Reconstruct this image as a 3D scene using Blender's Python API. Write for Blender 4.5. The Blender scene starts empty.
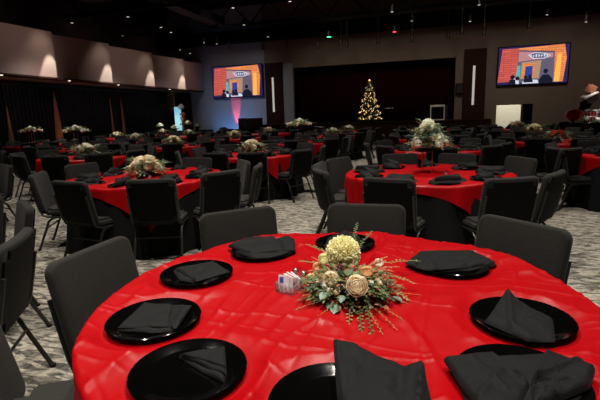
import bpy, bmesh, math, random
from mathutils import Vector, Matrix, noise
random.seed(7)
PI = math.pi
scene = bpy.context.scene
COL = scene.collection

# ------------------------------------------------------------------ camera
CAMH, FPX = 1.46, 433.0
YAW, PITCH, ROLL = math.radians(17), math.radians(11), math.radians(1.8)
_f = Vector((-math.sin(YAW)*math.cos(PITCH), math.cos(YAW)*math.cos(PITCH), -math.sin(PITCH)))
_r0 = Vector((math.cos(YAW), math.sin(YAW), 0)); _u0 = _r0.cross(_f)
_r = _r0*math.cos(ROLL) - _u0*math.sin(ROLL); _u = _u0*math.cos(ROLL) + _r0*math.sin(ROLL)
CAMP = Vector((0, 0, CAMH))
def ray(x, y, axis, v):
    d = _r*((x-300)/FPX) + _u*((200-y)/FPX) + _f
    return CAMP + d*((v-CAMP[axis])/d[axis])
def proj(p):
    d = Vector(p) - CAMP; z = d.dot(_f)
    if z < .05: return (-9999, -9999, z)
    return (300+FPX*d.dot(_r)/z, 200-FPX*d.dot(_u)/z, z)
cd = bpy.data.cameras.new('camera'); cam = bpy.data.objects.new('camera', cd); COL.objects.link(cam)
cd.sensor_width = 36; cd.lens = 36*FPX/600; cd.clip_end = 200; cd.clip_start = .05
cam.matrix_world = Matrix(((_r.x, _u.x, -_f.x, 0), (_r.y, _u.y, -_f.y, 0), (_r.z, _u.z, -_f.z, CAMH), (0, 0, 0, 1)))
scene.camera = cam
scene.view_settings.view_transform = 'Standard'; scene.view_settings.look = 'None'
scene.view_settings.exposure = 0.0; scene.view_settings.gamma = 1; scene.view_settings.use_curve_mapping = False

# ------------------------------------------------------------------ materials
def mat(name, col, rough=.6, metal=0, noise_amt=0, nscale=30, bump=0, bscale=60, sheen=0, coat=0, emit=None, estr=1, trans=0, spec=None, sheen_tint=None, aniso=0):
    m = bpy.data.materials.new(name); m.use_nodes = True
    nt = m.node_tree; b = nt.nodes['Principled BSDF']
    b.inputs['Base Color'].default_value = (*col, 1); b.inputs['Roughness'].default_value = rough
    b.inputs['Metallic'].default_value = metal
    if spec is not None: b.inputs['Specular IOR Level'].default_value = spec
    if sheen: b.inputs['Sheen Weight'].default_value = sheen; b.inputs['Sheen Roughness'].default_value = .4
    if sheen_tint: b.inputs['Sheen Tint'].default_value = (*sheen_tint, 1)
    if coat: b.inputs['Coat Weight'].default_value = coat; b.inputs['Coat Roughness'].default_value = .05
    if trans: b.inputs['Transmission Weight'].default_value = trans
    if emit: b.inputs['Emission Color'].default_value = (*emit, 1); b.inputs['Emission Strength'].default_value = estr
    if noise_amt or bump:
        tc = nt.nodes.new('ShaderNodeTexCoord')
    if noise_amt:
        n = nt.nodes.new('ShaderNodeTexNoise'); n.inputs['Scale'].default_value = nscale; n.inputs['Detail'].default_value = 4
        nt.links.new(tc.outputs['Object'], n.inputs['Vector'])
        mx = nt.nodes.new('ShaderNodeMix'); mx.data_type = 'RGBA'
        mx.inputs[6].default_value = (*[c*(1-noise_amt) for c in col], 1); mx.inputs[7].default_value = (*[min(1, c*(1+noise_amt)) for c in col], 1)
        nt.links.new(n.outputs['Fac'], mx.inputs[0]); nt.links.new(mx.outputs[2], b.inputs['Base Color'])
    if bump:
        n2 = nt.nodes.new('ShaderNodeTexNoise'); n2.inputs['Scale'].default_value = bscale; n2.inputs['Detail'].default_value = 3
        nt.links.new(tc.outputs['Object'], n2.inputs['Vector'])
        bp = nt.nodes.new('ShaderNodeBump'); bp.inputs['Strength'].default_value = bump; bp.inputs['Distance'].default_value = .01
        nt.links.new(n2.outputs['Fac'], bp.inputs['Height']); nt.links.new(bp.outputs['Normal'], b.inputs['Normal'])
    return m
M = {}
M['fabric'] = mat('charcoal_fabric', (.0175, .0165, .0148), .9, noise_amt=.35, nscale=120, bump=.35, bscale=260, sheen=.06, spec=.2)
M['shell'] = mat('black_vinyl', (.0018, .0016, .0016), .7, bump=.1, bscale=90, spec=.15)
M['frame'] = mat('black_powder_coat', (.012, .012, .011), .38)
M['red'] = mat('red_satin', (.31, .0003, .0024), .40, bump=.12, bscale=14, sheen=.03, sheen_tint=(1, .05, .08), spec=.2)
M['blackcloth'] = mat('black_polyester', (.003, .003, .0033), .85, spec=.2, bump=.1, bscale=60)
M['napkin'] = mat('black_linen', (.0042, .0044, .0048), .75, noise_amt=.2, nscale=200, bump=.25, bscale=180, sheen=.02, spec=.18)
M['charger'] = mat('black_acrylic', (.0012, .0012, .0012), .09, bump=.02, bscale=40, spec=.45)
M['wood'] = mat('plywood', (.3, .2, .1), .6, noise_amt=.2, nscale=8)
M['drape'] = mat('black_velvet', (.011, .011, .0125), .9, spec=.15, sheen=.1, noise_amt=.3, nscale=5)
M['tan'] = mat('tan_drape', (.30, .14, .075), .8, noise_amt=.2, nscale=6)
M['wine'] = mat('wine_curtain', (.026, .0018, .0035), .95, spec=.05)
M['soffit'] = mat('mauve_paint', (.36, .28, .25), .8, noise_amt=.05, nscale=2)
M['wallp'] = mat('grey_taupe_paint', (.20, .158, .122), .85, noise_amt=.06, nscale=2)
M['wallg'] = mat('pale_grey_uplit_paint', (.34, .34, .37), .85, noise_amt=.05, nscale=2)  # bluish uplight on the left wall is partly put into this tone
M['brown'] = mat('dark_walnut_panel', (.035, .012, .008), .75, noise_amt=.3, nscale=6, spec=.15)
M['blackp'] = mat('black_ceiling_paint', (.0035, .0035, .0035), .95, spec=.1)
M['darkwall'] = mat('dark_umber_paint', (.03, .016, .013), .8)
M['duct'] = mat('dark_sheet_metal', (.008, .0075, .0075), .6)
M['white'] = mat('white_laminate', (.75, .73, .66), .5, noise_amt=.03, nscale=5)
M['strip'] = mat('frosted_light_strip', (.8, .8, .76), .5, emit=(1, .95, .85), estr=.32)
M['canlens'] = mat('lamp_lens', (.9, .9, .9), .4, emit=(1, .9, .75), estr=1.15)
M['greenlens'] = mat('green_lens', (.1, .9, .4), .4, emit=(.05, 1, .4), estr=4.5)
M['redlens'] = mat('red_lens', (.9, .1, .1), .4, emit=(1, .05, .06), estr=4.5)
M['bulb'] = mat('warm_bulb', (1, .8, .4), .4, emit=(1, .66, .26), estr=1.7)
M['gold'] = mat('brass_metal', (.75, .5, .2), .3, metal=1)
M['silver'] = mat('silver_metal', (.7, .7, .72), .25, metal=1)
M['glass'] = mat('clear_glass', (.95, .97, .97), .06, trans=.9)
M['yellow'] = mat('yellow_petals', (.80, .62, .16), .6, noise_amt=.2, nscale=60)
M['cream'] = mat('cream_petals', (.80, .66, .42), .6, noise_amt=.12, nscale=40)
M['ivory'] = mat('ivory_petals', (.72, .70, .48), .6, noise_amt=.15, nscale=40)
M['peach'] = mat('peach_petals', (.72, .42, .18), .6, noise_amt=.12, nscale=40)
M['pinkp'] = mat('dusty_pink_petals', (.55, .22, .2), .6, noise_amt=.15, nscale=40)
M['redp'] = mat('red_petals', (.5, .01, .015), .5, noise_amt=.15, nscale=40)
M['berry'] = mat('purple_berries', (.10, .02, .03), .35)
M['eucal'] = mat('silver_green_leaves', (.22, .33, .25), .55, noise_amt=.2, nscale=30)
M['green'] = mat('green_leaves', (.10, .15, .05), .6, noise_amt=.35, nscale=40)
M['dgreen'] = mat('deep_green_leaves', (.035, .07, .035), .55, noise_amt=.35, nscale=40)
M['olive'] = mat('olive_sprigs', (.24, .22, .07), .6, noise_amt=.3, nscale=50)
M['rust'] = mat('rust_sprigs', (.38, .13, .05), .6, noise_amt=.3, nscale=50)
M['twig'] = mat('frosted_twigs', (.45, .38, .34), .7, noise_amt=.3, nscale=80)
M['pot'] = mat('dark_bowl', (.02, .018, .015), .4)
M['packet'] = mat('white_paper', (.8, .8, .8), .6)
M['packetb'] = mat('blue_paper', (.05, .08, .45), .6)
M['packetp'] = mat('pink_paper', (.75, .2, .3), .6)
M['granule'] = mat('salt_and_pepper', (.4, .38, .34), .8, noise_amt=.8, nscale=300)
M['redgloss'] = mat('glossy_red', (.85, .012, .02), .3, coat=.4)
M['cyanbox'] = mat('cyan_lit_panel', (.4, .8, .95), .5, emit=(.30, .72, .95), estr=.65)
M['giftred'] = mat('red_and_gold_wrap', (.75, .22, .14), .4, noise_amt=.8, nscale=14)
M['skinw'] = mat('white_wrap', (.75, .75, .75), .5)

def translucent(m, f=.35):
    nt = m.node_tree; b = nt.nodes['Principled BSDF']; t = nt.nodes.new('ShaderNodeBsdfTranslucent'); mx = nt.nodes.new('ShaderNodeMixShader'); mx.inputs[0].default_value = f
    src = b.inputs['Base Color'].links[0].from_socket; nt.links.new(src, t.inputs[0])
    nt.links.new(b.outputs[0], mx.inputs[1]); nt.links.new(t.outputs[0], mx.inputs[2]); nt.links.new(mx.outputs[0], nt.nodes['Material Output'].inputs[0])
M['yellow'] = mat('yellow_petals', (1.0, .93, .62), .6, noise_amt=.1, nscale=60)
M['cream'] = mat('cream_petals', (1.0, .88, .70), .6, noise_amt=.08, nscale=40)
M['ivory'] = mat('ivory_petals', (1.0, 1.0, .85), .6, noise_amt=.1, nscale=40)
M['peach'] = mat('peach_petals', (1, .68, .42), .6, noise_amt=.1, nscale=40)
for k_ in ('yellow', 'cream', 'ivory', 'peach', 'pinkp'): translucent(M[k_], .4)
for k_ in ('green', 'eucal', 'olive', 'rust'): translucent(M[k_], .25)
def carpet():
    m = bpy.data.materials.new('patterned_carpet'); m.use_nodes = True; nt = m.node_tree; b = nt.nodes['Principled BSDF']
    L = nt.links.new; N = nt.nodes.new
    tc = N('ShaderNodeTexCoord')
    def tex(scale, sc, rot, det=3, dist=0.):
        mp = N('ShaderNodeMapping'); mp.inputs['Scale'].default_value = sc; mp.inputs['Rotation'].default_value = (0, 0, rot)
        L(tc.outputs['Object'], mp.inputs['Vector'])
        n = N('ShaderNodeTexNoise'); n.inputs['Scale'].default_value = scale; n.inputs['Detail'].default_value = det; n.inputs['Distortion'].default_value = dist
        L(mp.outputs[0], n.inputs['Vector']); return n
    a = tex(7, (1, 3.4, 1), .45, 5, 1.0); c = tex(11, (3.2, 1, 1), -.2, 3, .8); d = tex(110, (1, 1, 1), 0, 2)
    ra = N('ShaderNodeValToRGB'); ra.color_ramp.elements[0].position = .44; ra.color_ramp.elements[1].position = .56; L(a.outputs['Fac'], ra.inputs[0])
    rc = N('ShaderNodeValToRGB'); rc.color_ramp.elements[0].position = .42; rc.color_ramp.elements[1].position = .60; L(c.outputs['Fac'], rc.inputs[0])
    m1 = N('ShaderNodeMix'); m1.data_type = 'RGBA'; m1.inputs[6].default_value = (.036, .033, .028, 1); m1.inputs[7].default_value = (.36, .33, .27, 1)
    L(ra.outputs[0], m1.inputs[0])
    m2 = N('ShaderNodeMix'); m2.data_type = 'RGBA'; m2.inputs[7].default_value = (.155, .143, .115, 1)
    mul = N('ShaderNodeMath'); mul.operation = 'MULTIPLY'; mul.inputs[1].default_value = .55; L(rc.outputs[0], mul.inputs[0]); L(mul.outputs[0], m2.inputs[0]); L(m1.outputs[2], m2.inputs[6])
    m3 = N('ShaderNodeMix'); m3.data_type = 'RGBA'; m3.blend_type = 'OVERLAY'; m3.inputs[0].default_value = .5; L(m2.outputs[2], m3.inputs[6]); L(d.outputs['Fac'], m3.inputs[7])
    L(m3.outputs[2], b.inputs['Base Color']); b.inputs['Roughness'].default_value = .95
    bp = N('ShaderNodeBump'); bp.inputs['Strength'].default_value = .3; bp.inputs['Distance'].default_value = .005; L(d.outputs['Fac'], bp.inputs['Height']); L(bp.outputs[0], b.inputs['Normal'])
    return m
M['carpet'] = carpet()

# ------------------------------------------------------------------ mesh helpers
class MB:
    def __init__(s): s.v = []; s.f = []; s.mi = []; s.cur = 0
    def add(s, vs, fs):
        o = len(s.v); s.v += [tuple(p) for p in vs]; s.f += [tuple(i+o for i in f) for f in fs]; s.mi += [s.cur]*len(fs)
    def box(s, c, d, mtx=None, bev=0):
        bm = bmesh.new(); bmesh.ops.create_cube(bm, size=1)
        for v in bm.verts: v.co = Vector((v.co.x*d[0], v.co.y*d[1], v.co.z*d[2]))
        if bev: bmesh.ops.bevel(bm, geom=list(bm.edges), offset=bev, segments=2, affect='EDGES', profile=.6)
        if mtx: bmesh.ops.transform(bm, matrix=mtx, verts=bm.verts)
        for v in bm.verts: v.co += Vector(c)
        s.bm(bm); bm.free(); return s
    def bm(s, bm):
        bm.verts.index_update(); s.add([v.co[:] for v in bm.verts], [[v.index for v in f.verts] for f in bm.faces])
    def ab(s, x0, x1, y0, y1, z0, z1, bev=0):
        return s.box(((x0+x1)/2, (y0+y1)/2, (z0+z1)/2), (x1-x0, y1-y0, z1-z0), bev=bev)
    def tube(s, pts, r, n=8, cap=True):
        pts = [Vector(p) for p in pts]; rs = r if isinstance(r, (list, tuple)) else [r]*len(pts)
        vs = []; fs = []; up = None
        for i, p in enumerate(pts):
            t = (pts[min(i+1, len(pts)-1)]-pts[max(i-1, 0)]).normalized()
            if up is None: up = Vector((0, 0, 1)) if abs(t.z) < .9 else Vector((1, 0, 0))
            a = t.cross(up).normalized(); b = a.cross(t).normalized(); up = b
            for k in range(n):
                q = 2*PI*k/n; vs.append(p+(a*math.cos(q)+b*math.sin(q))*rs[i])
        for i in range(len(pts)-1):
            for k in range(n):
                fs.append((i*n+k, i*n+(k+1) % n, (i+1)*n+(k+1) % n, (i+1)*n+k))
        if cap: fs.append(tuple(range(n))[::-1]); fs.append(tuple((len(pts)-1)*n+k for k in range(n)))
        s.add(vs, fs); return s
    def lathe(s, prof, c=(0, 0, 0), n=32):
        vs = []; fs = []
        for (r, z) in prof:
            for k in range(n):
                q = 2*PI*k/n; vs.append((c[0]+r*math.cos(q), c[1]+r*math.sin(q), c[2]+z))
        for i in range(len(prof)-1):
            for k in range(n): fs.append((i*n+k, i*n+(k+1) % n, (i+1)*n+(k+1) % n, (i+1)*n+k))
        if prof[0][0] > 1e-6: fs.append(tuple(range(n))[::-1])
        if prof[-1][0] > 1e-6: fs.append(tuple((len(prof)-1)*n+k for k in range(n)))
        s.add(vs, fs); return s
    def ball(s, c, r, seg=8, ring=5, sq=(1, 1, 1)):
        vs = [(c[0], c[1], c[2]+r*sq[2])]; fs = []
        for i in range(1, ring):
            a = PI*i/ring
            for k in range(seg):
                q = 2*PI*k/seg; vs.append((c[0]+r*sq[0]*math.sin(a)*math.cos(q), c[1]+r*sq[1]*math.sin(a)*math.sin(q), c[2]+r*sq[2]*math.cos(a)))
        vs.append((c[0], c[1], c[2]-r*sq[2])); L = len(vs)-1
        for k in range(seg):
            fs.append((0, 1+k, 1+(k+1) % seg)); fs.append((L, L-seg+(k+1) % seg, L-seg+k))
            for i in range(ring-2): a = 1+i*seg; fs.append((a+k, a+seg+k, a+seg+(k+1) % seg, a+(k+1) % seg))
        s.add(vs, fs); return s
    def mesh(s, name, mats, smooth=True, angle=40):
        me = bpy.data.meshes.new(name); me.from_pydata(s.v, [], s.f)
        for m in (mats if isinstance(mats, (list, tuple)) else [mats]): me.materials.append(m)
        for p, k in zip(me.polygons, s.mi): p.material_index = k
        if smooth:
            me.shade_smooth()
            bm = bmesh.new(); bm.from_mesh(me)
            for e in bm.edges:
                if len(e.link_faces) == 2 and e.calc_face_angle(0) > math.radians(angle): e.smooth = False
            bm.to_mesh(me); bm.free()
        me.update(); return me
    def build(s, name, mats, parent=None, loc=(0, 0, 0), rz=0, smooth=True, angle=40):
        o = bpy.data.objects.new(name, s.mesh(name, mats, smooth, angle)); COL.objects.link(o)
        if parent: o.parent = parent
        o.location = loc; o.rotation_euler = (0, 0, rz); return o
def tag(o, label=None, cat=None, group=None, kind=None):
    if label:
        assert 4 <= len(label.split()) <= 16, label
        o['label'] = label
    if cat: o['category'] = cat
    if group: o['group'] = group
    if kind: o['kind'] = kind
    return o
def empty(name, loc, rz=0):
    o = bpy.data.objects.new(name, None); COL.objects.link(o); o.location = loc; o.rotation_euler = (0, 0, rz); o.empty_display_size = .1; return o
def copy_tree(o, parent=None):
    c = o.copy(); COL.objects.link(c); c.parent = parent
    for ch in list(o.children): copy_tree(ch, c)
    return c
def kill(o):
    for ch in list(o.children): kill(ch)
    bpy.data.objects.remove(o)
def struct(name, mb, m, **k):
    o = mb.build(name, m, **k); o['kind'] = 'structure'; return o

# ------------------------------------------------------------------ room
XL, XD, XR, YB = -13.1, -15.3, 8.2, 24.0
SB, ST = 3.10, 4.68
struct('floor', MB().ab(XD-.5, XR+.5, -4, YB+2.5, -.1, 0), M['carpet'], smooth=False)
struct('ceiling', MB().ab(XD-.5, XR+.5, -4, YB+2.5, 7.6, 7.7), M['blackp'], smooth=False)
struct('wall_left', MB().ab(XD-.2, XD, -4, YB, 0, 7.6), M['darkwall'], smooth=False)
struct('wall_right', MB().ab(XR+.02, XR+.2, -4, YB, 0, 7.6), M['wallp'], smooth=False)
struct('wall_rear', MB().ab(XD-.2, XR+.2, -4.2, -4, 0, 7.6), M['wallp'], smooth=False)
# back wall with the stage opening
X0, X1, ZT, SZ, XSP = -7.5, 1.07, 4.10, 1.03, -9.2
struct('wall_back', MB().ab(X0-1.7, X0, YB, YB+.2, 0, 7.6).ab(X1, XR+.2, YB, YB+.2, 0, 7.6).ab(X0, X1, YB, YB+.2, ZT, 7.6), M['wallp'], smooth=False)
struct('wall_back_left', MB().ab(XD-.2, X0-1.7, YB, YB+.2, 0, 7.6), M['wallg'], smooth=False)
struct('wall_stage_recess', MB().ab(X0-.2, X1+.2, YB+1.6, YB+1.8, 0, 5), M['blackp'], smooth=False)
struct('floor_stage', MB().ab(-9.3, 2.7, 22.6, YB+1.6, .0, SZ).ab(-9.3, 2.7, 22.55, 22.6, SZ-.06, SZ), M['brown'], smooth=False)
# sawtooth soffit along the left wall
ys = [-3.0, 5.0, 7.8]+[ray(q_, 75, 0, XL).y for q_ in (57, 112, 154, 184.5)]+[24.0]
mb = MB()
for k in range(len(ys)-1):
    a, b = ys[k], ys[k+1]; dx = .42
    vs = []
    for z in (SB, ST):
        vs += [(XL-dx, a, z), (XL, min(b, 23.99), z), (XD, b, z), (XD, a, z)]
    mb.add(vs, [(0, 1, 5, 4), (1, 2, 6, 5), (2, 3, 7, 6), (3, 0, 4, 7), (4, 5, 6, 7), (3, 2, 1, 0)])
struct('wall_left_soffit', mb, M['soffit'], smooth=False)
struct('wall_right_soffit', MB().ab(7.55, XR+.02, -3, 23.2, 3.3, 5.1), M['soffit'], smooth=False)
struct('trim_soffit_edge', MB().ab(XL-.5, XL-.02, -3, 24, SB-.06, SB-.001), M['brown'], smooth=False)
struct('trim_back_beam', MB().ab(XD, XR, 22.9, 23.6, 5.55, 6.15), M['blackp'], smooth=False)

# ceiling trusses
def truss(y, z=5.9, idx=0):
    t = empty('roof_truss', (0, y, z)); mb = MB(); mb.ab(XD, XR, -.06, .06, 0, .12); mb.build('bottom_chord', M['blackp'], t, smooth=False)
    mb = MB(); mb.ab(XD, XR, -.06, .06, 1.0, 1.12); mb.build('top_chord', M['blackp'], t, smooth=False)
    mb = MB(); x = XD; s = 0
    while x < XR-.9:
        mb.tube([(x, 0, .06 if s % 2 else 1.06), (x+.95, 0, 1.06 if s % 2 else .06)], .04, 6); x += .95; s += 1
    mb.build('web_struts', M['blackp'], t, smooth=False)
    return t
for y, lb in ((20.9, 'black steel roof truss nearest the stage wall'), (16.2, 'black steel roof truss across the hall, middle one'), (11.4, 'black steel roof truss nearest the camera')):
    tag(truss(y), lb, 'truss', 'roof trusses')
dk = MB(); dk.ab(-10.9, -10.3, 9.5, 21.5, 6.1, 6.5); o = dk.build('air_duct', M['duct'], smooth=False); tag(o, 'dark rectangular air duct running under the black ceiling', 'duct')
hd = MB().ab(-12.6, -10.92, 13.2, 14.6, 5.9, 6.5).tube([(-11.4, 13.4, 6.5), (-11.4, 13.4, 7.62)], .02, 6).tube([(-11.4, 14.4, 6.5), (-11.4, 14.4, 7.62)], .02, 6); o = hd.build('air_handler_box', M['duct'], smooth=False); tag(o, 'dark boxy air unit beside the ceiling duct at left', 'air unit')

# ------------------------------------------------------------------ drapes along the left
def drape(x, y0, y1, z0, z1, m, name, label, fold=.17, amp=.05, group=None):
    mb = MB(); n = int((y1-y0)/fold*6); vs = []; fs = []
    rows = [z0, z0+.5*(z1-z0), z1]
    for j, z in enumerate(rows):
        for i in range(n+1):
            y = y0+(y1-y0)*i/n
            a = amp*(1.1-.35*j)
            vs.append((x+a*math.sin((y-y0)/fold*2*PI+.8*math.sin(y*1.7)) + .03*math.sin(y*2.3), y, z))
    for j in range(2):
        for i in range(n): k = j*(n+1)+i; fs.append((k, k+1, k+n+2, k+n+1))
    mb.add(vs, fs); o = mb.build(name, m)
    s = o.modifiers.new('s', 'SOLIDIFY'); s.thickness = .008
    return tag(o, label, 'drape', group)
# openings where warm lit tan cloth shows (pixel columns 5, 55, 110, 121)
def ydr(px): return ray(px, 120, 0, XD+.55).y
gaps = [ydr(6), ydr(55), ydr(110), ydr(121), ydr(167)]
edges = [-2.0]+gaps[:4]+[ydr(168)]
nm = ['black pleated drape at the left frame edge', 'black pleated drape left of the widest tan gap', 'black pleated drape right of the widest tan gap', 'narrow black pleated drape between two slim tan gaps', 'black pleated drape running to the far left corner']
for k in range(5):
    o = drape(XD+.55, edges[k]+(.02 if k else 0), edges[k+1]-.02, .02, 2.9, M['drape'], 'drape', nm[k], group='black drapes along the left wall')
widths = [.22, .46, .14, .24]
tn = ['slim tan cloth showing at the far left drape gap', 'wide orange-tan tied cloth between the black drapes', 'slimmer tan cloth left of its close neighbour', 'tan cloth right of its slimmer close neighbour']
tops = [2.1, 2.75, 2.55, 2.6]
for k in range(4):
    mb = MB(); vs = []; fs = []; n = 24; yc = gaps[k]
    for j in range(9):
        t = j/8; z = tops[k]*(1-t)+.05*t; w = widths[k]*(t**.8)*.5+.015
        for i in range(n+1):
            s = i/n*2-1; vs.append((XD+.66+.03*math.sin(s*9)*t+.02*(1-s*s), yc+s*w, z))
    for j in range(8):
        for i in range(n): q = j*(n+1)+i; fs.append((q, q+1, q+n+2, q+n+1))
    mb.add(vs, fs); o = mb.build('tan_drape', M['tan']); s = o.modifiers.new('s', 'SOLIDIFY'); s.thickness = .01
    tag(o, tn[k], 'drape', 'tan cloths between the black drapes')
o = MB().tube([(XD+.55, -3, 2.92), (XD+.55, ydr(168)+.1, 2.92)], .022).build('drape_rail', M['frame']); tag(o, 'black pipe rail holding the left wall drapes', 'rail')
# tan lit return panel by the corner
p = ray(165, 93, 1, 22.6); q = ray(173, 110, 1, 22.6)
mb = MB(); vs = [(p.x, 22.6, p.z), (p.x+.5, 22.6, p.z), (q.x+.12, 22.6, q.z), (q.x-.35, 22.6, q.z), ]
vs += [(a, b+.12, c) for a, b, c in vs]
mb.add(vs, [(0, 1, 2, 3), (7, 6, 5, 4), (0, 4, 5, 1), (1, 5, 6, 2), (2, 6, 7, 3), (3, 7, 4, 0)]); o = mb.build('hanging_tan_valance', M['tan'], smooth=False)
tag(o, 'tan angled valance hanging in the far left corner', 'valance')
# dark doorway panel in the left corner
a = ray(171, 92, 1, 23.9).x; b = ray(190, 92, 1, 23.9).x
o = MB().ab(max(a, XD+.03), b, 23.8, 23.98, 0, 3.02).build('corner_panel', M['brown'], smooth=False); tag(o, 'dark brown tall panel in the far left corner', 'panel')

# ------------------------------------------------------------------ stage curtain and wall panels
mb = MB(); n = 420; vs = []; fs = []
for j, z in enumerate((SZ, (SZ+ZT)/2, ZT+.3)):
    for i in range(n+1):
        x = X0-.1+(X1-X0+.2)*i/n; vs.append((x, YB+1.0+.07*math.sin(x*2*PI/.23+.6*math.sin(x*3)), z))
for j in range(2):
    for i in range(n): k = j*(n+1)+i; fs.append((k, k+1, k+n+2, k+n+1))
mb.add(vs, fs); o = mb.build('stage_curtain', M['wine']); o.modifiers.new('s', 'SOLIDIFY').thickness = .01
tag(o, 'dark wine-red pleated curtain across the stage opening', 'curtain')
def wall_panel(xa, xb, label, sx):
    t = empty('wall_panel', ((xa+xb)/2, YB-.08, SZ)); w = xb-xa
    MB().ab(-w/2, w/2, -.06, .075, 0, 3.4, bev=.01).build('board', M['brown'], t, smooth=False)
    MB().ab(sx-.055, sx+.055, -.085, -.06, .7, 2.6).build('light_strip', M['strip'], t, smooth=False)['label'] = 'pale lit vertical strip'
    return tag(t, label, 'wall panel', 'brown stage side panels')
wall_panel(-9.15, -8.1, 'tall brown wall panel with light strip, left of the stage curtain', -.06)
wall_panel(1.46, 2.5, 'tall brown wall panel with light strip, right of the stage curtain', -.04)
o = MB().ab(-8.08, X0, YB-.1, YB-.01, SZ, 4.35).build('stage_pilaster', M['wallg'], smooth=False); tag(o, 'pale grey pilaster left of the stage curtain', 'pilaster')
o = MB().ab(1.1, 1.42, YB-.1, YB-.01, SZ, 4.35).build('stage_pilaster', M['wallp'], smooth=False); tag(o, 'taupe pilaster right of the stage curtain', 'pilaster')
t = empty('wall_speaker', (1.28, YB-.28, 2.3)); MB().ab(-.17, .17, -.12, .17, 0, .5, bev=.02).build('cabinet', M['shell'], t)
MB().ab(-.14, .14, -.135, -.12, .04, .46).build('grille', M['duct'], t, smooth=False); tag(t, 'small black loudspeaker on the pilaster right of the stage', 'speaker')
o = MB().ab(-10.2, -8.9, 22.2, 22.56, 0, 1.42, bev=.01).build('stage_stair_panel', M['brown'], smooth=False); tag(o, 'low dark brown partition at the left end of the stage', 'partition')

# ------------------------------------------------------------------ screens
def emat(name, col, s=1.0, brick=None):
    m = bpy.data.materials.new(name); m.use_nodes = True; nt = m.node_tree
    nt.nodes.remove(nt.nodes['Principled BSDF']); e = nt.nodes.new('ShaderNodeEmission'); e.inputs[0].default_value = (*col, 1); e.inputs[1].default_value = s
    if brick:
        tc = nt.nodes.new('ShaderNodeTexCoord'); mp = nt.nodes.new('ShaderNodeMapping'); mp.inputs['Rotation'].default_value = (PI/2, 0, 0)
        b = nt.nodes.new('ShaderNodeTexBrick'); b.inputs['Color1'].default_value = (*col, 1); b.inputs['Color2'].default_value = (*[c*.75 for c in col], 1); b.inputs['Mortar'].default_value = (*brick, 1)
        b.inputs['Scale'].default_value = 3; b.inputs['Mortar Size'].default_value = .03; b.inputs['Brick Width'].default_value = 1.9; b.inputs['Row Height'].default_value = .30
        nt.links.new(tc.outputs['Object'], mp.inputs[0]); nt.links.new(mp.outputs[0], b.inputs[0]); nt.links.new(b.outputs[0], e.inputs[0])
    nt.links.new(e.outputs[0], nt.nodes['Material Output'].inputs[0]); return m
SM = [emat('screen_navy', (.03, .02, .09)), emat('screen_coral_brick', (.74, .13, .09), 1, (.32, .04, .08)), emat('screen_orange_brick', (.97, .32, .10), 1, (.62, .14, .05)),
      emat('screen_grey_facade', (.13, .11, .17)), emat('screen_pink_board', (.52, .24, .26)), emat('screen_blue_door', (.03, .06, .30)), emat('screen_white', (.68, .72, .85)),
      emat('screen_black', (.012, .012, .03)), emat('screen_teal', (.06, .5, .5)), emat('screen_tan', (.45, .27, .17)), emat('screen_yellow', (1.0, .5, .1))]
def tvset(xa, xb, za, zb, label):
    w, h = xb-xa, zb-za
    t = empty('projection_screen', ((xa+xb)/2, YB-.14, za))
    mb = MB(); mb.ab(-w/2-.05, w/2+.05, -.03, .04, -.05, h+.05, bev=.008); mb.build('frame', M['shell'], t, smooth=False)
    MB().ab(-.4, .4, .04, .135, h*.3, h*.7).build('wall_mount', M['frame'], t, smooth=False)
    mb = MB(); lay = [0]
    def P(k, pts):
        lay[0] += 1; y = -.034-.0006*lay[0]; mb.cur = k
        mb.add([(-w/2+w*u, y, h*(1-v)) for u, v in pts], [tuple(range(len(pts)))[::-1]])
    def E(k, cx, cy, rx, ry, n=14): P(k, [(cx+rx*math.cos(2*PI*i/n), cy+ry*math.sin(2*PI*i/n)) for i in range(n)])
    P(0, [(0, 0), (1, 0), (1, 1), (0, 1)])
    P(1, [(.05, .04), (.3, .04), (.27, .92), (.0, .93)])
    P(2, [(.28, .04), (.93, .0), (.97, .35), (.94, .97), (.79, .97), (.80, .17), (.29, .09)])
    P(10, [(.84, .25), (.9, .25), (.89, .97), (.81, .97)])
    P(3, [(.29, .1), (.80, .19), (.81, .97), (.27, .95)])
    P(4, [(.295, .13), (.78, .21), (.78, .32), (.29, .40)])
    P(6, [(.42, .23), (.52, .17), (.66, .2), (.75, .27), (.66, .35), (.5, .34)])
    P(3, [(.44, .235), (.52, .19), (.65, .215), (.73, .27), (.65, .33), (.51, .32)])
    for i in range(7):   # an unreadable row of strokes across the oval sign
        u = .455+.038*i; d = .012*math.sin(i*2.1); P(6, [(u, .235+d), (u+.026, .24+d), (u+.02, .29-d), (u+.004, .30)])
    P(9, [(.34, .42), (.62, .38), (.60, .86), (.33, .86)])
    P(2, [(.36, .46), (.53, .45), (.53, .84), (.35, .84)])
    P(5, [(.40, .53), (.50, .52), (.50, .86), (.39, .86)])
    P(8, [(.28, .50), (.325, .50), (.325, .82), (.27, .82)])
    P(6, [(.22, .86), (.30, .80), (.32, .99), (.20, .99)])
    P(6, [(.37, .93), (.45, .88), (.58, .90), (.6, .99), (.36, .99)])
    for cx, cy, r in ((.22, .80, .032), (.29, .84, .03), (.41, .82, .026), (.47, .80, .026), (.69, .68, .034)):
        E(7, cx, cy, r, r*1.9)
    P(7, [(.18, .86), (.26, .86), (.27, 1), (.16, 1)])
    P(7, [(.39, .86), (.5, .84), (.52, .96), (.38, .96)])
    P(7, [(.60, .90), (.65, .77), (.73, .77), (.79, .88), (.8, 1), (.6, 1)])
    mb.build('screen', SM, t, smooth=False)['label'] = 'lit screen picture of brick street front with people'
    return tag(t, label, 'screen', 'wall screens')
tvset(-12.42, -9.33, 2.66, 4.39, 'large wall screen left of the stage, brick street scene showing')
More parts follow.
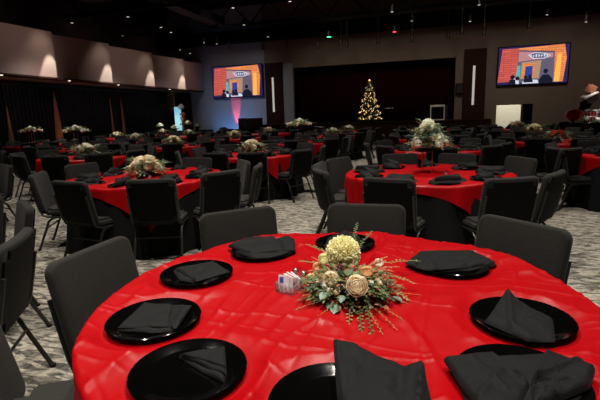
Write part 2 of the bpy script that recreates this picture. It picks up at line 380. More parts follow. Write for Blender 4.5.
tvset(3.03, 6.05, 2.63, 4.37, 'large wall screen right of the stage, brick street scene showing')

# ------------------------------------------------------------------ stage things
def tree(base, h, rad):
    t = empty('christmas_tree', base); rnd = random.Random(3)
    MB().tube([(0, 0, 0), (0, 0, h*.95)], [.05, .01]).build('trunk', M['brown'], t)
    mb = MB(); bl = MB()
    for i in range(1500):
        u = rnd.random()**1.5; z = .12+u*(h-.15); R = rad*(1-u)**.85*(.82+.18*math.cos(u*38))+.03; q = rnd.random()*2*PI; s = R*(.35+.65*rnd.random()**.5)
        p = Vector((s*math.cos(q), s*math.sin(q), z)); d = Vector((math.cos(q), math.sin(q), -.25+rnd.uniform(-.3, .3))).normalized()
        a = d.cross(Vector((0, 0, 1))).normalized()*.035; e = p+d*.13
        mb.add([p-a, p+a, e+a*.3, e-a*.3, p+Vector((0, 0, .04)), p-Vector((0, 0, .04))], [(0, 1, 2, 3), (4, 5, 2), (5, 4, 3)])
    for i in range(360):
        u = rnd.random()**1.35; z = .15+u*(h-.2); R = rad*(1-u)**.85*(.82+.18*math.cos(u*38))+.06; q = rnd.random()*2*PI
        bl.ball((R*math.cos(q), R*math.sin(q), z), rnd.choice((.010, .015, .021)), 6, 4)
    mb.build('foliage', M['dgreen'], t, smooth=False)
    tag(bl.build('string_lights', M['bulb'], t), None, None, None, 'stuff')['label'] = 'warm white string lights'
    MB().ball((0, 0, h), .05).build('tree_topper', M['bulb'], t)
    return tag(t, 'lit green Christmas tree with warm lights on the stage', 'christmas tree')
tp = ray(369.5, 119.5, 1, 23.3); tree((tp.x, 23.3, SZ), 2.12, .60)
# white framed monitor cart
a = ray(430, 119, 1, 23.3).x; b = ray(444.5, 119, 1, 23.3).x
t = empty('framed_display', ((a+b)/2, 23.3, SZ)); w = (b-a)/2
fr = MB(); fr.ab(-w, w, -.05, .05, .66, .76).ab(-w, w, -.05, .05, 0, .05).ab(-w, -w+.05, -.05, .05, .05, .66).ab(w-.05, w, -.05, .05, .05, .66); fr.build('frame', M['white'], t, smooth=False)
MB().ab(-w+.05, w-.05, .0, .03, .05, .66).build('dark_panel', M['shell'], t, smooth=False); MB().ab(w-.05, w+.14, .05, .4, 0, .72).build('side_box', M['duct'], t, smooth=False)
tag(t, 'square white framed stand with dark centre on the stage', 'stand')
t = empty('music_stand', (ray(389, 106, 1, 23.2).x, 23.2, SZ)); MB().tube([(0, 0, .02), (0, 0, .66)], .015).build('pole', M['frame'], t)
MB().lathe([(.15, 0), (.15, .02), (0, .03)]).build('base', M['frame'], t); MB().ab(-.2, .2, -.02, .12, .66, .69).build('tray', M['white'], t, smooth=False)  # white tray painted in place of the glowing stand lamp
tag(t, 'slim stand with a white bar as its lamp right of the tree', 'music stand')
# cream board and dark case to the right
a = ray(496.5, 105.5, 1, 21.8); b = ray(521, 105.5, 1, 21.8); c = ray(532, 105.5, 1, 21.8)
t = empty('portable_board', ((a.x+b.x)/2, 21.8, 0)); w = (b.x-a.x)/2
MB().ab(-w, w, -.03, .03, .35, a.z, bev=.008).build('panel', M['white'], t, smooth=False)
for s in (-1, 1): MB().ab(s*w*.85-.02, s*w*.85+.02, -.25, .25, 0, .04).ab(s*w*.85-.02, s*w*.85+.02, -.02, .02, .04, .35).build('foot', M['frame'], t, smooth=False)
tag(t, 'cream rectangular standing board below the right wall screen', 'board')
o = MB().ab(b.x+.03, c.x, 21.6, 22.3, 0, a.z+.03, bev=.02).build('equipment_case', M['shell']); tag(o, 'tall black equipment case beside the cream board', 'case')
mb = MB(); a = ray(247.5, 130, 1, 21.5)
t = empty('slim_topiary', (a.x, 21.5, 0)); MB().lathe([(.18, 0), (.22, .4), (0, .4)]).build('pot', M['pot'], t); MB().tube([(0, 0, .4), (0, 0, 1.3)], .015).build('stem', M['brown'], t)
rn = random.Random(5)
for i in range(260):
    z = .75+rn.random()*.65; R = .13*(1-((z-1.0)/.5)**2*.6); q = rn.random()*6.28; mb.ball((R*math.cos(q)*rn.random(), R*math.sin(q)*rn.random(), z), .022, 5, 3)
mb.build('foliage', M['dgreen'], t); tag(t, 'slim dark potted topiary before the blue lit wall', 'plant')

# ------------------------------------------------------------------ chair
def make_backrest():
    bm = bmesh.new(); bmesh.ops.create_cube(bm, size=1)
    for v in bm.verts: v.co = Vector((v.co.x*.50, v.co.y*.052, v.co.z*.47))
    ed = [e for e in bm.edges if abs(e.verts[0].co.y-e.verts[1].co.y) > .01]
    bmesh.ops.bevel(bm, geom=ed, offset=.055, segments=5, affect='EDGES', profile=.5)
    ed = [e for e in bm.edges if abs(e.verts[0].co.y-e.verts[1].co.y) < .001]
    bmesh.ops.bevel(bm, geom=ed, offset=.020, segments=3, affect='EDGES', profile=.5)
    ed = [e for e in bm.edges if abs(e.verts[0].co.x-e.verts[1].co.x) > .3]
    bmesh.ops.subdivide_edges(bm, edges=ed, cuts=7)
    return bm
def bend(bm, z0=.66, y0=-.235, tilt=.20):
    for v in bm.verts:
        x, y, z = v.co; y = y + .28*x*x
        c, s = math.cos(tilt), math.sin(tilt)
        v.co = Vector((x*(1-.10*max(0, -z)), y0+y*c-z*s, z0+y*s+z*c))
def chair_parts():
    P = []
    m = MB(); bm = bmesh.new(); bmesh.ops.create_cube(bm, size=1)
    for v in bm.verts: v.co = Vector((v.co.x*.48, v.co.y*.45, v.co.z*.085))
    bmesh.ops.bevel(bm, geom=[e for e in bm.edges if abs(e.verts[0].co.z-e.verts[1].co.z) > .01], offset=.07, segments=4, affect='EDGES')
    bmesh.ops.bevel(bm, geom=[e for e in bm.edges if abs(e.verts[0].co.z-e.verts[1].co.z) < .001], offset=.028, segments=3, affect='EDGES')
    for v in bm.verts: v.co += Vector((0, .02, .435))
    m.bm(bm); bm.free(); P.append(('seat', m, 'fabric'))
    m = MB(); bm = make_backrest(); bend(bm); m.bm(bm); bm.free(); P.append(('backrest', m, 'fabric'))
    m = MB(); bm = bmesh.new(); bmesh.ops.create_cube(bm, size=1)
    for v in bm.verts: v.co = Vector((v.co.x*.455, v.co.y*.02, v.co.z*.425))
    bmesh.ops.bevel(bm, geom=[e for e in bm.edges if abs(e.verts[0].co.y-e.verts[1].co.y) > .01], offset=.045, segments=4, affect='EDGES')
    bmesh.ops.bevel(bm, geom=[e for e in bm.edges if abs(e.verts[0].co.y-e.verts[1].co.y) < .001], offset=.006, segments=1, affect='EDGES')
    bmesh.ops.subdivide_edges(bm, edges=[e for e in bm.edges if abs(e.verts[0].co.x-e.verts[1].co.x) > .3], cuts=7)
    for v in bm.verts: v.co.y -= .026
    bend(bm); m.bm(bm); bm.free(); P.append(('back_panel', m, 'shell'))
    for s in (-1, 1):
        m = MB(); x = s*.235
        m.tube([(x, -.275, .74), (x, -.245, .60), (x, -.215, .47), (x, -.19, .415), (x, -.14, .392), (x, .0, .385), (x, .17, .385)], .0115)
        P.append(('side_frame', m, 'frame'))
        m = MB(); m.tube([(x, .12, .385), (x, .18, .378), (x, .205, .35), (x*1.01, .225, .2), (x*1.03, .25, .0)], .014); P.append(('leg', m, 'frame'))
        m = MB(); m.tube([(x, -.02, .385), (x, -.09, .375), (x, -.135, .34), (x*1.02, -.2, .18), (x*1.04, -.275, .0)], .014); P.append(('leg', m, 'frame'))
    m = MB(); m.tube([(-.24, -.165, .26), (.24, -.165, .26)], .009); P.append(('stretcher', m, 'frame'))
    m = MB(); m.tube([(-.235, .0, .385), (.235, .0, .385)], .010).tube([(-.235, .17, .382), (.235, .17, .382)], .010); P.append(('under_frame', m, 'frame'))
    return P
CP = chair_parts()
proto_chair = empty('banquet_chair', (0, 0, 0))
for n_, m_, k_ in CP:
    o = m_.build(n_, M[k_], proto_chair)
    if n_ == 'leg':
        z0 = min(m_.v, key=lambda v: v[2]); MB().lathe([(0, 0), (.017, 0), (.019, .014), (0, .016)], (sum(v[0] for v in m_.v[-8:])/8, sum(v[1] for v in m_.v[-8:])/8, 0), 10).build('foot_glide', M['shell'], o)
far = MB()
for n_, m_, k_ in CP: far.cur = {'fabric': 0, 'shell': 1, 'frame': 2}[k_]; far.add(m_.v, m_.f)
far_chair = far.build('banquet_chair', [M['fabric'], M['shell'], M['frame']])

# ------------------------------------------------------------------ cloths
TR, TZ = .915, .76
PLATES = []
def overlay(rot, n=60, half=.985, seed=0, rich=False):
    mb = MB(); vs = []; fs = []; R = TR+.006; rc = .018; c, s = math.cos(rot), math.sin(rot)
    cr = [-.66, -.33, 0., .33, .66]
    for j in range(n+1):
        for i in range(n+1):
            u = (i/n*2-1)*half; v = (j/n*2-1)*half; r = math.hypot(u, v); a = math.atan2(v, u)
            drop = max(0, r-R)
            if r <= R-rc: x, y, z = u, v, 0
            else:
                # cloth turns down over the table edge
                sarc = r-(R-rc); th = min(sarc/rc, PI/2*.97); ex = sarc-th*rc
                rad = (R-rc)+rc*math.sin(th); z = -rc*(1-math.cos(th))-max(0, ex)
                wv = drop*(.10*math.sin(a*14+seed)+.07*math.sin(a*23+seed*2.3))
                rad += max(0, wv)+.03*drop
                x, y = rad*math.cos(a), rad*math.sin(a)
            k = 1 if r < R else max(0, 1-drop*6)
            h = 0
            for q in cr:
                h += .0030*math.exp(-((u-q)/.007)**2)+.0030*math.exp(-((v-q)/.007)**2)
            h += (.0012 if rich else .0035)*max(0, noise.noise(Vector((u*3+seed, v*3, seed))))*2
            if rich:
                tri = lambda w: abs(((w/.66) % 1)*2-1)
                h += .013*tri(u)+.013*tri(v)
                wp = noise.noise(Vector((u*1.2+3, v*1.2, 1.7)))
                h += .013*max(0, .5-abs(noise.noise(Vector((u*2.3+wp, v*8.2+wp, seed+9)))*2.6))
                h += .010*max(0, .42-abs(noise.noise(Vector((u*7.1-wp*2, v*2.0, seed+4)))*3.2))+.0018*noise.noise(Vector((u*14+wp, v*11, seed)))
            X_, Y_ = x*c-y*s, x*s+y*c
            for (pxx, pyy) in (PLATES if rich else ()):
                dd = math.hypot(X_-pxx, Y_-pyy)
                if dd < .30: k *= max(0, min(1, (dd-.172)/.05))
            vs.append((X_, Y_, z+h*k))
    for j in range(n):
        for i in range(n): q = j*(n+1)+i; fs.append((q, q+1, q+n+2, q+n+1))
    mb.add(vs, fs); return mb.mesh('tablecloth', M['red'], angle=80)
def skirt_mb():
    mb = MB(); n = 144; vs = [(0, 0, -.002)]; fs = []
    prof = [(.3, -.002), (.6, -.002), (TR-.01, -.002), (TR, -.010), (TR+.002, -.06), (TR+.012, -.3), (TR+.028, -.55), (TR+.04, -.755)]
    for (r, z) in prof:
        for k in range(n):
            a = 2*PI*k/n; w = max(0, (-z-.03))*.055*(math.sin(a*17)+.5*math.sin(a*29+1)); vs.append(((r+max(w, -.01))*math.cos(a), (r+max(w, -.01))*math.sin(a), z))
    for k in range(n): fs.append((0, 1+k, 1+(k+1) % n))
    for i in range(len(prof)-1):
        for k in range(n): o = 1+i*n; fs.append((o+k, o+n+k, o+n+(k+1) % n, o+(k+1) % n))
    mb.add(vs, fs); return mb
SK = skirt_mb().mesh('floor_length_skirt', M['blackcloth'], angle=80)
TOP = MB().lathe([(0, TZ-.04), (TR-.012, TZ-.04), (TR-.006, TZ-.02), (TR-.012, TZ-.005), (0, TZ-.005)], n=64).mesh('tabletop', M['wood'])
LEG = MB().tube([(0, 0, 0), (0, 0, TZ-.04)], .016).mesh('leg', M['frame'])

# tables: x, y, corner angle of the overlay, chairs (angle, distance) or phase
TBL = [
 (-.33, 1.55, 222, [(180, 1.20), (133, 1.25), (93, 1.21), (47, 1.20), (216, 1.13, -1.22, 1.01, 31), (2, 1.3)]),
 (-3.6, 1.3, 200, [(0, 253, 39, 224, 'r'), (56, 1.37), (92, 1.4)]),
 (-.04, 5.1, -52, [(255, 1.28), (211, 1.30), (180, 1.30), (152, 1.34), (108, 1.28), (72, 1.28), (31, 1.30), (545, 178, 573, 168, 'r'), (486, 180, 543, 177, 'r')]),
 (-3.4, 4.6, -55, [(48, 181, 84, 183, 'r'), (122, 181, 176, 179, 'r'), (206, 174, 239, 170, 'r'), (14, 1.44), (40, 1.3), (88, 1.22), (128, 1.25), (165, 1.42), (209, 1.27)]),
 (-6.6, 3.7, 20, 10),
 (.1, 8.75, 10, 25), (-3.33, 7.8, -38, 18), (-6.9, 7.4, -28, 5), (-9.95, 6.3, 0, 30), (3.0, 7.5, 190, [(558, 150, 590, 147, 'r'), (150, 1.3), (105, 1.3), (195, 1.35), (60, 1.3), (-75, 1.3)]),
 (0, 12.2, 0, 5), (-3.4, 11.3, 30, 30), (-6.8, 10.5, -20, 15), (-9.5, 9.9, -40, 0), (-13.0, 8.1, 0, 20), (2.6, 10.6, 0, 22),
 (0, 15.6, 20, 12), (-3.2, 14.5, 45, 0), (-6.6, 14.0, -30, 30), (-10, 13.1, 0, 8), (-13, 11.6, 15, 20), (2.8, 13.9, 35, 30),
 (0, 19, 0, 5), (-3.3, 18, 20, 25), (-6.6, 17.4, 40, 12), (-9.9, 16.5, 0, 30), (-13, 15.8, 25, 0), (3.0, 17.7, 0, 15), (6.1, 19.4, 0, 15),
 (-6.6, 20.7, 10, 0), (-9.9, 19.8, 35, 20), (-13, 19.2, 0, 8)]
ORD = ['', 'first', 'second', 'third', 'fourth', 'fifth', 'sixth', 'seventh', 'eighth']
rows = {}
for i, t in enumerate(TBL):
    x, y, z = proj((t[0], t[1], TZ)); rowk = 1 if z < 3 else 2 if z < 5.8 else 3 if z < 9.1 else 4 if z < 12.6 else 5 if z < 16 else 6 if z < 19.3 else 7
    rows.setdefault(rowk, []).append((x, i))
desc = {}; ROW = {}
for rk, l in rows.items():
    l.sort(); vis = [q for q in l if 0 <= q[0] <= 600]
    off = [q for q in l if q[0] < 0]
    for x, i in l:
        ROW[i] = rk
        if x < 0: desc[i] = ('left edge table, row %s' % ORD[rk]) if len(off) == 1 or x == off[-1][0] else ('outermost left edge table, row %s' % ORD[rk])
        elif x > 600: desc[i] = 'right edge table, row %s' % ORD[rk]
        else: desc[i] = '%s table from left, row %s' % (ORD[1+vis.index((x, i))], ORD[rk])
for i in range(len(TBL)):
    if i == 0: desc[i] = 'the nearest table'
    if i == 1: desc[i] = 'the nearest left edge table'
SIDES = ['right', 'far-right', 'far', 'far-left', 'left', 'near-left', 'near', 'near-right']
FINE = ['right', 'right, slightly far', 'far-right', 'far, slightly right', 'far', 'far, slightly left', 'far-left', 'left, slightly far', 'left', 'left, slightly near', 'near-left', 'near, slightly left', 'near', 'near, slightly right', 'near-right', 'right, slightly near']
def side(tx, ty, ang, used):
    view = math.atan2(ty, tx)-PI/2; rel = (math.radians(ang)-view) % (2*PI)
    k = int(round(rel/(2*PI)*8)) % 8; s = SIDES[k]
    if s in used:
        k2 = int(round(rel/(2*PI)*16)) % 16
        for d in (0, 1, -1, 2, -2, 3, -3):
            s = FINE[(k2+d) % 16]
            if s not in used: break
    used.add(s); return s
OV = [overlay(math.radians(0), 56, seed=s) for s in (1.0, 4.2)]
rnd = random.Random(11)
nchair = 0
def inframe(x, y, zt, m=0):
    px, py, z = proj((x, y, zt)); return z > .3 and -14-90/z*2 < px < 614+90/z*2
for i, (tx, ty, rot, ch) in enumerate(TBL):
    d = desc[i]; zc = proj((tx, ty, TZ))[2]
    tb = empty('banquet_table', (tx, ty, 0))
    def link(name, me, parent, loc=(0, 0, 0)):
        o = bpy.data.objects.new(name, me); COL.objects.link(o); o.parent = parent; o.location = loc; return o
    link('tabletop', TOP, tb); link('floor_length_skirt', SK, tb, (0, 0, TZ))['label'] = 'black floor length skirt'
    if i < 4:
        for a in (45, 135, 225, 315): link('leg', LEG, tb, (.6*math.cos(math.radians(a)), .6*math.sin(math.radians(a)), 0))
    tag(tb, 'round banquet table with black skirt, '+d, 'table', 'round banquet tables')
    if i == 0:
        for c_ in ((197, 274.5), (154.5, 320.5), (189, 372), (262, 251.5), (345, 244), (452, 265.5), (521, 320.5), (520, 381), (334, 405)):
            w_ = ray(c_[0], c_[1], 2, TZ+.012); PLATES.append((w_.x-tx, w_.y-ty))
    if i == 0: me = overlay(math.radians(rot+45), 320, seed=2.1, rich=True); r0 = 0
    elif i in (2, 3): me = overlay(math.radians(rot+45), 110, seed=2.1+i, rich=True); r0 = 0
    else: me = OV[i % 2]; r0 = math.radians(rot+45)
    o = bpy.data.objects.new('tablecloth', me); COL.objects.link(o); o.location = (tx, ty, TZ+.003); o.rotation_euler = (0, 0, r0)
    tag(o, 'square red satin overlay cloth on '+d, 'tablecloth', 'red overlay tablecloths')
    if not isinstance(ch, list):
        nc = 8 if ROW[i] in (2, 7) else 9 if ROW[i] in (3, 6) else 10
        ch = [(ch+360/nc*k+rnd.uniform(-6, 6), 1.28+rnd.uniform(-.06, .16)) for k in range(nc)]
    used = set()
    for ent in ch:
        fac = None
        if len(ent) == 5 and ent[4] == 'r':
            A_, B_ = ray(ent[0], ent[1], 2, .885), ray(ent[2], ent[3], 2, .885); mid = (A_+B_)/2; t_ = (B_-A_).normalized(); fv = Vector((-t_.y, t_.x, 0))
            if fv.dot(Vector((mid.x, mid.y, 0))) < 0: fv = -fv
            fac = math.atan2(fv.y, fv.x); SX, SY = mid.x+fv.x*.30, mid.y+fv.y*.30; a = math.degrees(math.atan2(SY-ty, SX-tx)); dist = 1.3
        elif len(ent) == 5: a, dist, SX, SY, fac = ent; fac = math.radians(fac)
        else: a, dist = ent
        ar = math.radians(a); s = side(tx, ty, a, used)
        if ROW[i] >= 2 and isinstance(TBL[i][3], list) is False: tw = rnd.uniform(-.18, .18)
        else: tw = 0
        sx, sy = tx+(dist-.30)*math.cos(ar), ty+(dist-.30)*math.sin(ar)
        bx, by = tx+dist*math.cos(ar), ty+dist*math.sin(ar)
        if fac is not None: sx, sy = SX, SY; bx, by = sx-.3*math.cos(fac), sy-.3*math.sin(fac)
        if not (inframe(bx, by, .8) or inframe(sx, sy, .8)): continue
        if i == 0 and a == 2: pass
        src = proto_chair if proj((sx, sy, .5))[2] < 9.5 else far_chair
        c = copy_tree(src); c.location = (sx, sy, 0); c.rotation_euler = (0, 0, (fac-PI/2) if fac is not None else ar+PI/2+tw)
        tag(c, 'black padded banquet chair, %s side of %s' % (s, d), 'chair', 'banquet chairs'); nchair += 1
kill(proto_chair); kill(far_chair)
print('chairs', nchair)

# ------------------------------------------------------------------ chargers and napkins
CH = MB().lathe([(0, 0), (.110, 0), (.118, .003), (.144, .012), (.158, .0155), (.161, .017), (.158, .0195), (.144, .016), (.122, .0075), (.112, .0045), (0, .0045)], n=72).mesh('charger_plate', M['charger'])
def pillow(mb, out, base, thick, creases=(), seed=0, N=96, m=14, hc=0., wr=.0025):
    """out: list of (x,y,h). closed soft patch with rounded edge"""
    P = []
    L = len(out); seg = [math.dist(out[k][:2], out[(k+1) % L][:2]) for k in range(L)]; tot = sum(seg)
    for k in range(L):
        c = max(2, int(round(N*seg[k]/tot)))
        for q in range(c):
            t = q/c; a, b = out[k], out[(k+1) % L]; P.append([a[j]*(1-t)+b[j]*t for j in range(3)])
    for _ in range(1): P = [[(P[k-1][j]+2*P[k][j]+P[(k+1) % len(P)][j])/4 for j in range(3)] for k in range(len(P))]
    n = len(P); cx = sum(p[0] for p in P)/n; cy = sum(p[1] for p in P)/n; hm = sum(p[2] for p in P)/n+hc
    vs = []; fs = []
    def hgt(x, y):
        h = wr*noise.noise(Vector((x*17+seed, y*17, seed)))*2+wr*.6*noise.noise(Vector((x*45, y*45+seed, seed)))
        for (x0, y0, x1, y1, amp, w) in creases:
            dx, dy = x1-x0, y1-y0; l2 = dx*dx+dy*dy; t = max(0, min(1, ((x-x0)*dx+(y-y0)*dy)/l2)); dd = math.hypot(x-x0-t*dx, y-y0-t*dy)
            h += amp*math.exp(-(dd/w)**2)
        return h
    for side_ in (1, 0):
        for k in range(m+1):
            t = (k/m)**.8 if k else 0
            for p in P:
                x = cx+(p[0]-cx)*t; y = cy+(p[1]-cy)*t; hb = hm*(1-t*t)+p[2]*t*t
                if side_: z = base+hb+thick*(1-t**8)**.5+hgt(x, y)*min(1, (1-t)*4+.35)
                else: z = base+hb*(1 if thick < .01 else .0)+0 if hb < .02 else base+hb-.004
                vs.append((x, y, z))
                if k == 0: pass
    for s_ in (0, 1):
        o = s_*(m+1)*n
        for k in range(m):
            for q in range(n):
                f = (o+k*n+q, o+k*n+(q+1) % n, o+(k+1)*n+(q+1) % n, o+(k+1)*n+q)
                fs.append(f[::-1] if s_ else f)
    o0 = m*n; o1 = (m+1)*n+m*n
    for q in range(n): fs.append((o0+q, o0+(q+1) % n, o1+(q+1) % n, o1+q))
    A = sum(P[k][0]*P[(k+1) % n][1]-P[(k+1) % n][0]*P[k][1] for k in range(n))
    if A > 0: fs = [f[::-1] for f in fs]
    mb.add(vs, fs)
PZ = TZ+.010
def px(pts, z=PZ+.02):
    r = []
    for p in pts:
        h = p[2] if len(p) > 2 else 0; w = ray(p[0], p[1], 2, z+h); r.append((w.x, w.y, h))
    return r
def cr(l, z=PZ+.03):
    r = []
    for (a, b, c, d, amp, w) in l:
        p, q = ray(a, b, 2, z), ray(c, d, 2, z); r.append((p.x, p.y, q.x, q.y, amp, w))
    return r
# the nine place settings of the nearest table: charger centre and napkin layers in photo points
NAP = {
 'left, slightly far': ((197, 274.5), [([(173, 270), (193, 266), (214, 262), (231, 272), (214, 279), (196, 283), (180, 280)], 0, .012, []),
        ([(175, 268), (213, 261), (230, 271), (196, 281)], .012, .010, [(213, 264, 196, 279, .008, .008), (185, 271, 190, 279, .005, .006)])]),
 'left': ((154.5, 320.5), [([(116, 330), (145, 303), (192, 306), (176, 331), (150, 332)], 0, .010, []),
        ([(117, 327), (144, 302), (173, 304), (169, 326)], .010, .008, []),
        ([(174, 304), (192, 305), (176, 328), (170, 326)], .012, .006, [(182, 306, 172, 326, .005, .005)])]),
 'near-left': ((189, 372), [([(178, 356), (225, 348), (227, 374), (224, 382), (200, 370)], 0, .009, []),
        ([(179, 354), (225, 347), (226, 374)], .010, .008, []), ([(181, 353), (225, 346), (225.5, 366)], .018, .007, [])]),
 'far, slightly left': ((262, 251.5), [([(231, 250), (244, 243), (276, 242), (294, 243), (296, 251), (284, 256), (254, 259)], 0, .018, []),
        ([(227, 246), (247, 238), (272, 237), (283, 243), (284, 250), (253, 254)], .014, .018, [(230, 247, 272, 240, .010, .014), (252, 253, 283, 246, -.006, .008)]),
        ([(275, 240), (288, 236), (295, 240), (295, 250), (283, 251)], .012, .016, [(279, 240, 284, 250, .006, .006)])]),
 'far': ((345, 244), [([(323, 248), (328, 238), (345, 235), (360, 237), (364, 248)], 0, .018, []),
        ([(326, 245), (331, 237), (345, 232, .012), (358, 235), (360, 245)], .014, .018, [(345, 232, 345, 246, .008, .014), (330, 240, 338, 246, .006, .008)])]),
 'far-right': ((452, 265.5), [([(407, 265), (421, 254), (472, 253), (498, 265), (470, 270), (430, 272)], 0, .014, []),
        ([(404, 263), (420, 251), (472, 250), (497, 262), (466, 267), (427, 270)], .012, .013, [(420, 253, 436, 270, .009, .007), (412, 258, 428, 270, .006, .005), (472, 252, 462, 266, .006, .01), (440, 258, 490, 262, .004, .01)])]),
 'right': ((521, 320.5), [([(484, 324), (507, 293), (551, 320), (557, 343), (529, 343)], 0, .012, []),
        ([(484, 321), (492, 311), (507, 288, .03), (522, 303), (553, 319), (556, 341), (528, 341)], .010, .012, [(507, 290, 512, 330, .008, .010), (494, 318, 530, 338, .004, .008), (540, 316, 520, 322, .006, .008)])]),
 'near-right': ((520, 381), [([(448, 362), (490, 357), (546, 354), (594, 372), (583, 398), (520, 420), (468, 405)], 0, .016, []),
        ([(443, 357, .006), (492, 352, .01), (531, 384), (516, 414), (478, 408), (460, 384)], .014, .016, [(492, 354, 528, 388, .014, .008), (470, 362, 505, 392, .006, .009), (500, 375, 480, 400, .005, .008)]),
        ([(530, 386), (546, 350, .02), (568, 358), (596, 367, .012), (590, 388), (560, 400), (532, 408)], .014, .020, [(530, 385, 580, 365, .012, .009), (530, 388, 570, 385, -.010, .007), (532, 392, 560, 400, .010, .007), (546, 352, 534, 384, .008, .008)])]),
 'near': ((334, 405), [([(338, 350), (352, 350), (404, 370), (424, 368), (434, 410), (420, 440), (350, 440), (340, 400)], 0, .018, []),
        ([(333, 338, .05), (353, 343, .05), (380, 357, .03), (406, 365, .03), (424, 361, .05), (428, 385, .03), (434, 410, .01), (420, 436), (348, 436), (337, 395, .02)], .016, .014, [(352, 345, 352, 430, .006, .02), (405, 366, 398, 400, -.010, .014), (424, 362, 418, 420, .012, .008), (334, 342, 345, 420, .006, .008)])]),
}
for k, (c, layers) in NAP.items():
    p = ray(c[0], c[1], 2, TZ+.012)
    o = bpy.data.objects.new('charger_plate', CH); COL.objects.link(o); o.location = (p.x, p.y, TZ+.008)
    tag(o, 'glossy black charger plate, %s side of the nearest table' % k, 'plate', 'chargers on the nearest table')
    mb = MB()
    for j, (out, b, th, crs) in enumerate(layers):
        pillow(mb, px(out, PZ+.01+b), PZ+.006+b, th, cr(crs, PZ+.01+b), seed=hash(k) % 7+j*3.3 if False else len(k)*1.7+j*3.3)
    o = mb.build('napkin', M['napkin'], angle=60)
    tag(o, 'black folded cloth napkin, %s side of the nearest table' % k, 'napkin', 'napkins on the nearest table')
def nap_variant(kind):
    mb = MB()
    if kind == 0:
        pillow(mb, [(-.13, -.06, 0), (.12, -.08, 0), (.15, .05, 0), (-.10, .08, 0)], .014, .016, [(-.1, -.05, .1, .06, .012, .012)], 1.2, 48, 8)
        pillow(mb, [(-.12, -.02, .005), (.02, -.07, 0), (.12, .03, .01), (-.06, .09, 0)], .028, .016, [(-.1, 0, .1, .03, .012, .012)], 3.2, 48, 8)
    elif kind == 1:
        pillow(mb, [(-.12, -.09, 0), (.13, -.05, 0), (.0, .13, .0)], .014, .02, [(0, -.05, 0, .1, .014, .014)], 2.2, 48, 8)
        pillow(mb, [(-.05, -.09, 0), (.14, -.02, .01), (.05, .10, .03)], .028, .016, [(.02, -.05, .06, .08, .012, .012)], 5.2, 48, 8)
    else:
        pillow(mb, [(-.16, -.05, 0), (-.02, -.09, 0), (.15, -.04, 0), (.14, .08, 0), (-.12, .07, 0)], .014, .018, [(-.12, -.02, .1, -.03, .012, .010)], 4.2, 48, 8)
        pillow(mb, [(-.10, -.06, .02), (.05, -.03, 0), (.13, .06, .015), (-.08, .05, .01)], .03, .018, [(-.08, 0, .1, .02, -.01, .012)], 6.2, 48, 8)
    return mb.mesh('napkin', M['napkin'], angle=60)
NV = [nap_variant(k) for k in range(3)]
for i, (tx, ty, rot, ch) in enumerate(TBL):
    if i == 0 or ROW[i] > 5: continue
    used = set()
    angs = [q[0] for q in ch] if isinstance(ch, list) else [ch+12+36*k for k in range(10)]
    if isinstance(ch, list): angs = [rot+20+40*k for k in range(9)]
    for a in angs:
        ar = math.radians(a); s = side(tx, ty, a, used); x, y = tx+.69*math.cos(ar), ty+.69*math.sin(ar)
        q = proj((x, y, .78))
        if not (-12 < q[0] < 612): continue
        if ROW[i] <= 4:
            o = bpy.data.objects.new('charger_plate', CH); COL.objects.link(o); o.location = (x, y, TZ+.007)
            tag(o, 'black charger plate, %s side of %s' % (s, desc[i]), 'plate', 'black charger plates')
        o = bpy.data.objects.new('napkin', NV[rnd.randrange(3)]); COL.objects.link(o); o.location = (x, y, TZ-.013 if ROW[i] <= 4 else TZ-.018); o.rotation_euler = (0, 0, rnd.random()*6.28); sc_ = rnd.uniform(1.1, 1.35); o.scale = (sc_, sc_, 1.7)
        tag(o, 'black folded napkin, %s side of %s' % (s, desc[i]), 'napkin', 'black folded napkins')

# ------------------------------------------------------------------ flowers
def frame_of(n):
    n = Vector(n).normalized(); a = n.orthogonal().normalized(); return a, n.cross(a), n
def mum(mb, c, R, rn, n=260, up=(0, 0, 1)):
    c = Vector(c); ga = PI*(3-5**.5)
    for i in range(n):
        ph = math.acos(1-1.55*(i+.5)/n); q = i*ga
        A, B, N_ = frame_of(up); d = (A*math.cos(q)+B*math.sin(q))*math.sin(ph)+N_*math.cos(ph)
        s = d.orthogonal().normalized(); s = (Matrix.Rotation(rn.random()*6.28, 3, d) @ s)*R*.14; r = R*rn.uniform(.88, 1.05)
        p = c+d*r*.55; e = c+d*r; w = s.cross(d)
        mb.add([p, e+s*.9-w*.5, e+d*R*.06, e-s*.9-w*.5, e+w*.6-d*R*.05], [(0, 1, 2), (0, 2, 3), (1, 4, 2), (2, 4, 3)])
    mb.ball(c, R*.75, 12, 8)
def rose(mb, c, R, rn, up=(0, 0, 1), rings=5):
    c = Vector(c); A, B, N_ = frame_of(up); RI = [(5, 1.0, 66, 0), (5, .84, 52, .05), (5, .66, 44, .12), (4, .48, 36, .20), (3, .30, 30, .30), (2, .15, 20, .42)][:rings+1]
    for j, (k, rad, th1, zo) in enumerate(RI):
        for i in range(k):
            q0 = 2*PI*i/k+j*.9; wd = 2*PI/k*.72; nu, nv = 6, 6; vs = []; fs = []
            for v in range(nv+1):
                t = v/nv
                for u in range(nu+1):
                    s = u/nu*2-1; q = q0+s*wd; th = math.radians(150-(150-th1-22*s*s)*t)
                    cu = max(0, t-.7)/.3; rr = R*rad*math.sin(th)*(1+.16*cu*cu*(1-.5*abs(s)))+R*.05*s*(1 if j < 4 else .3); z = R*(rad*math.cos(th)*.95+zo)
                    vs.append(c+(A*math.cos(q)+B*math.sin(q))*rr+N_*z)
            for v in range(nv):
                for u in range(nu): o = v*(nu+1)+u; fs.append((o, o+1, o+nu+2, o+nu+1))
            mb.add(vs, fs)
    mb.ball(c+N_*R*.15, R*.22, 6, 5, (1, 1, 1))
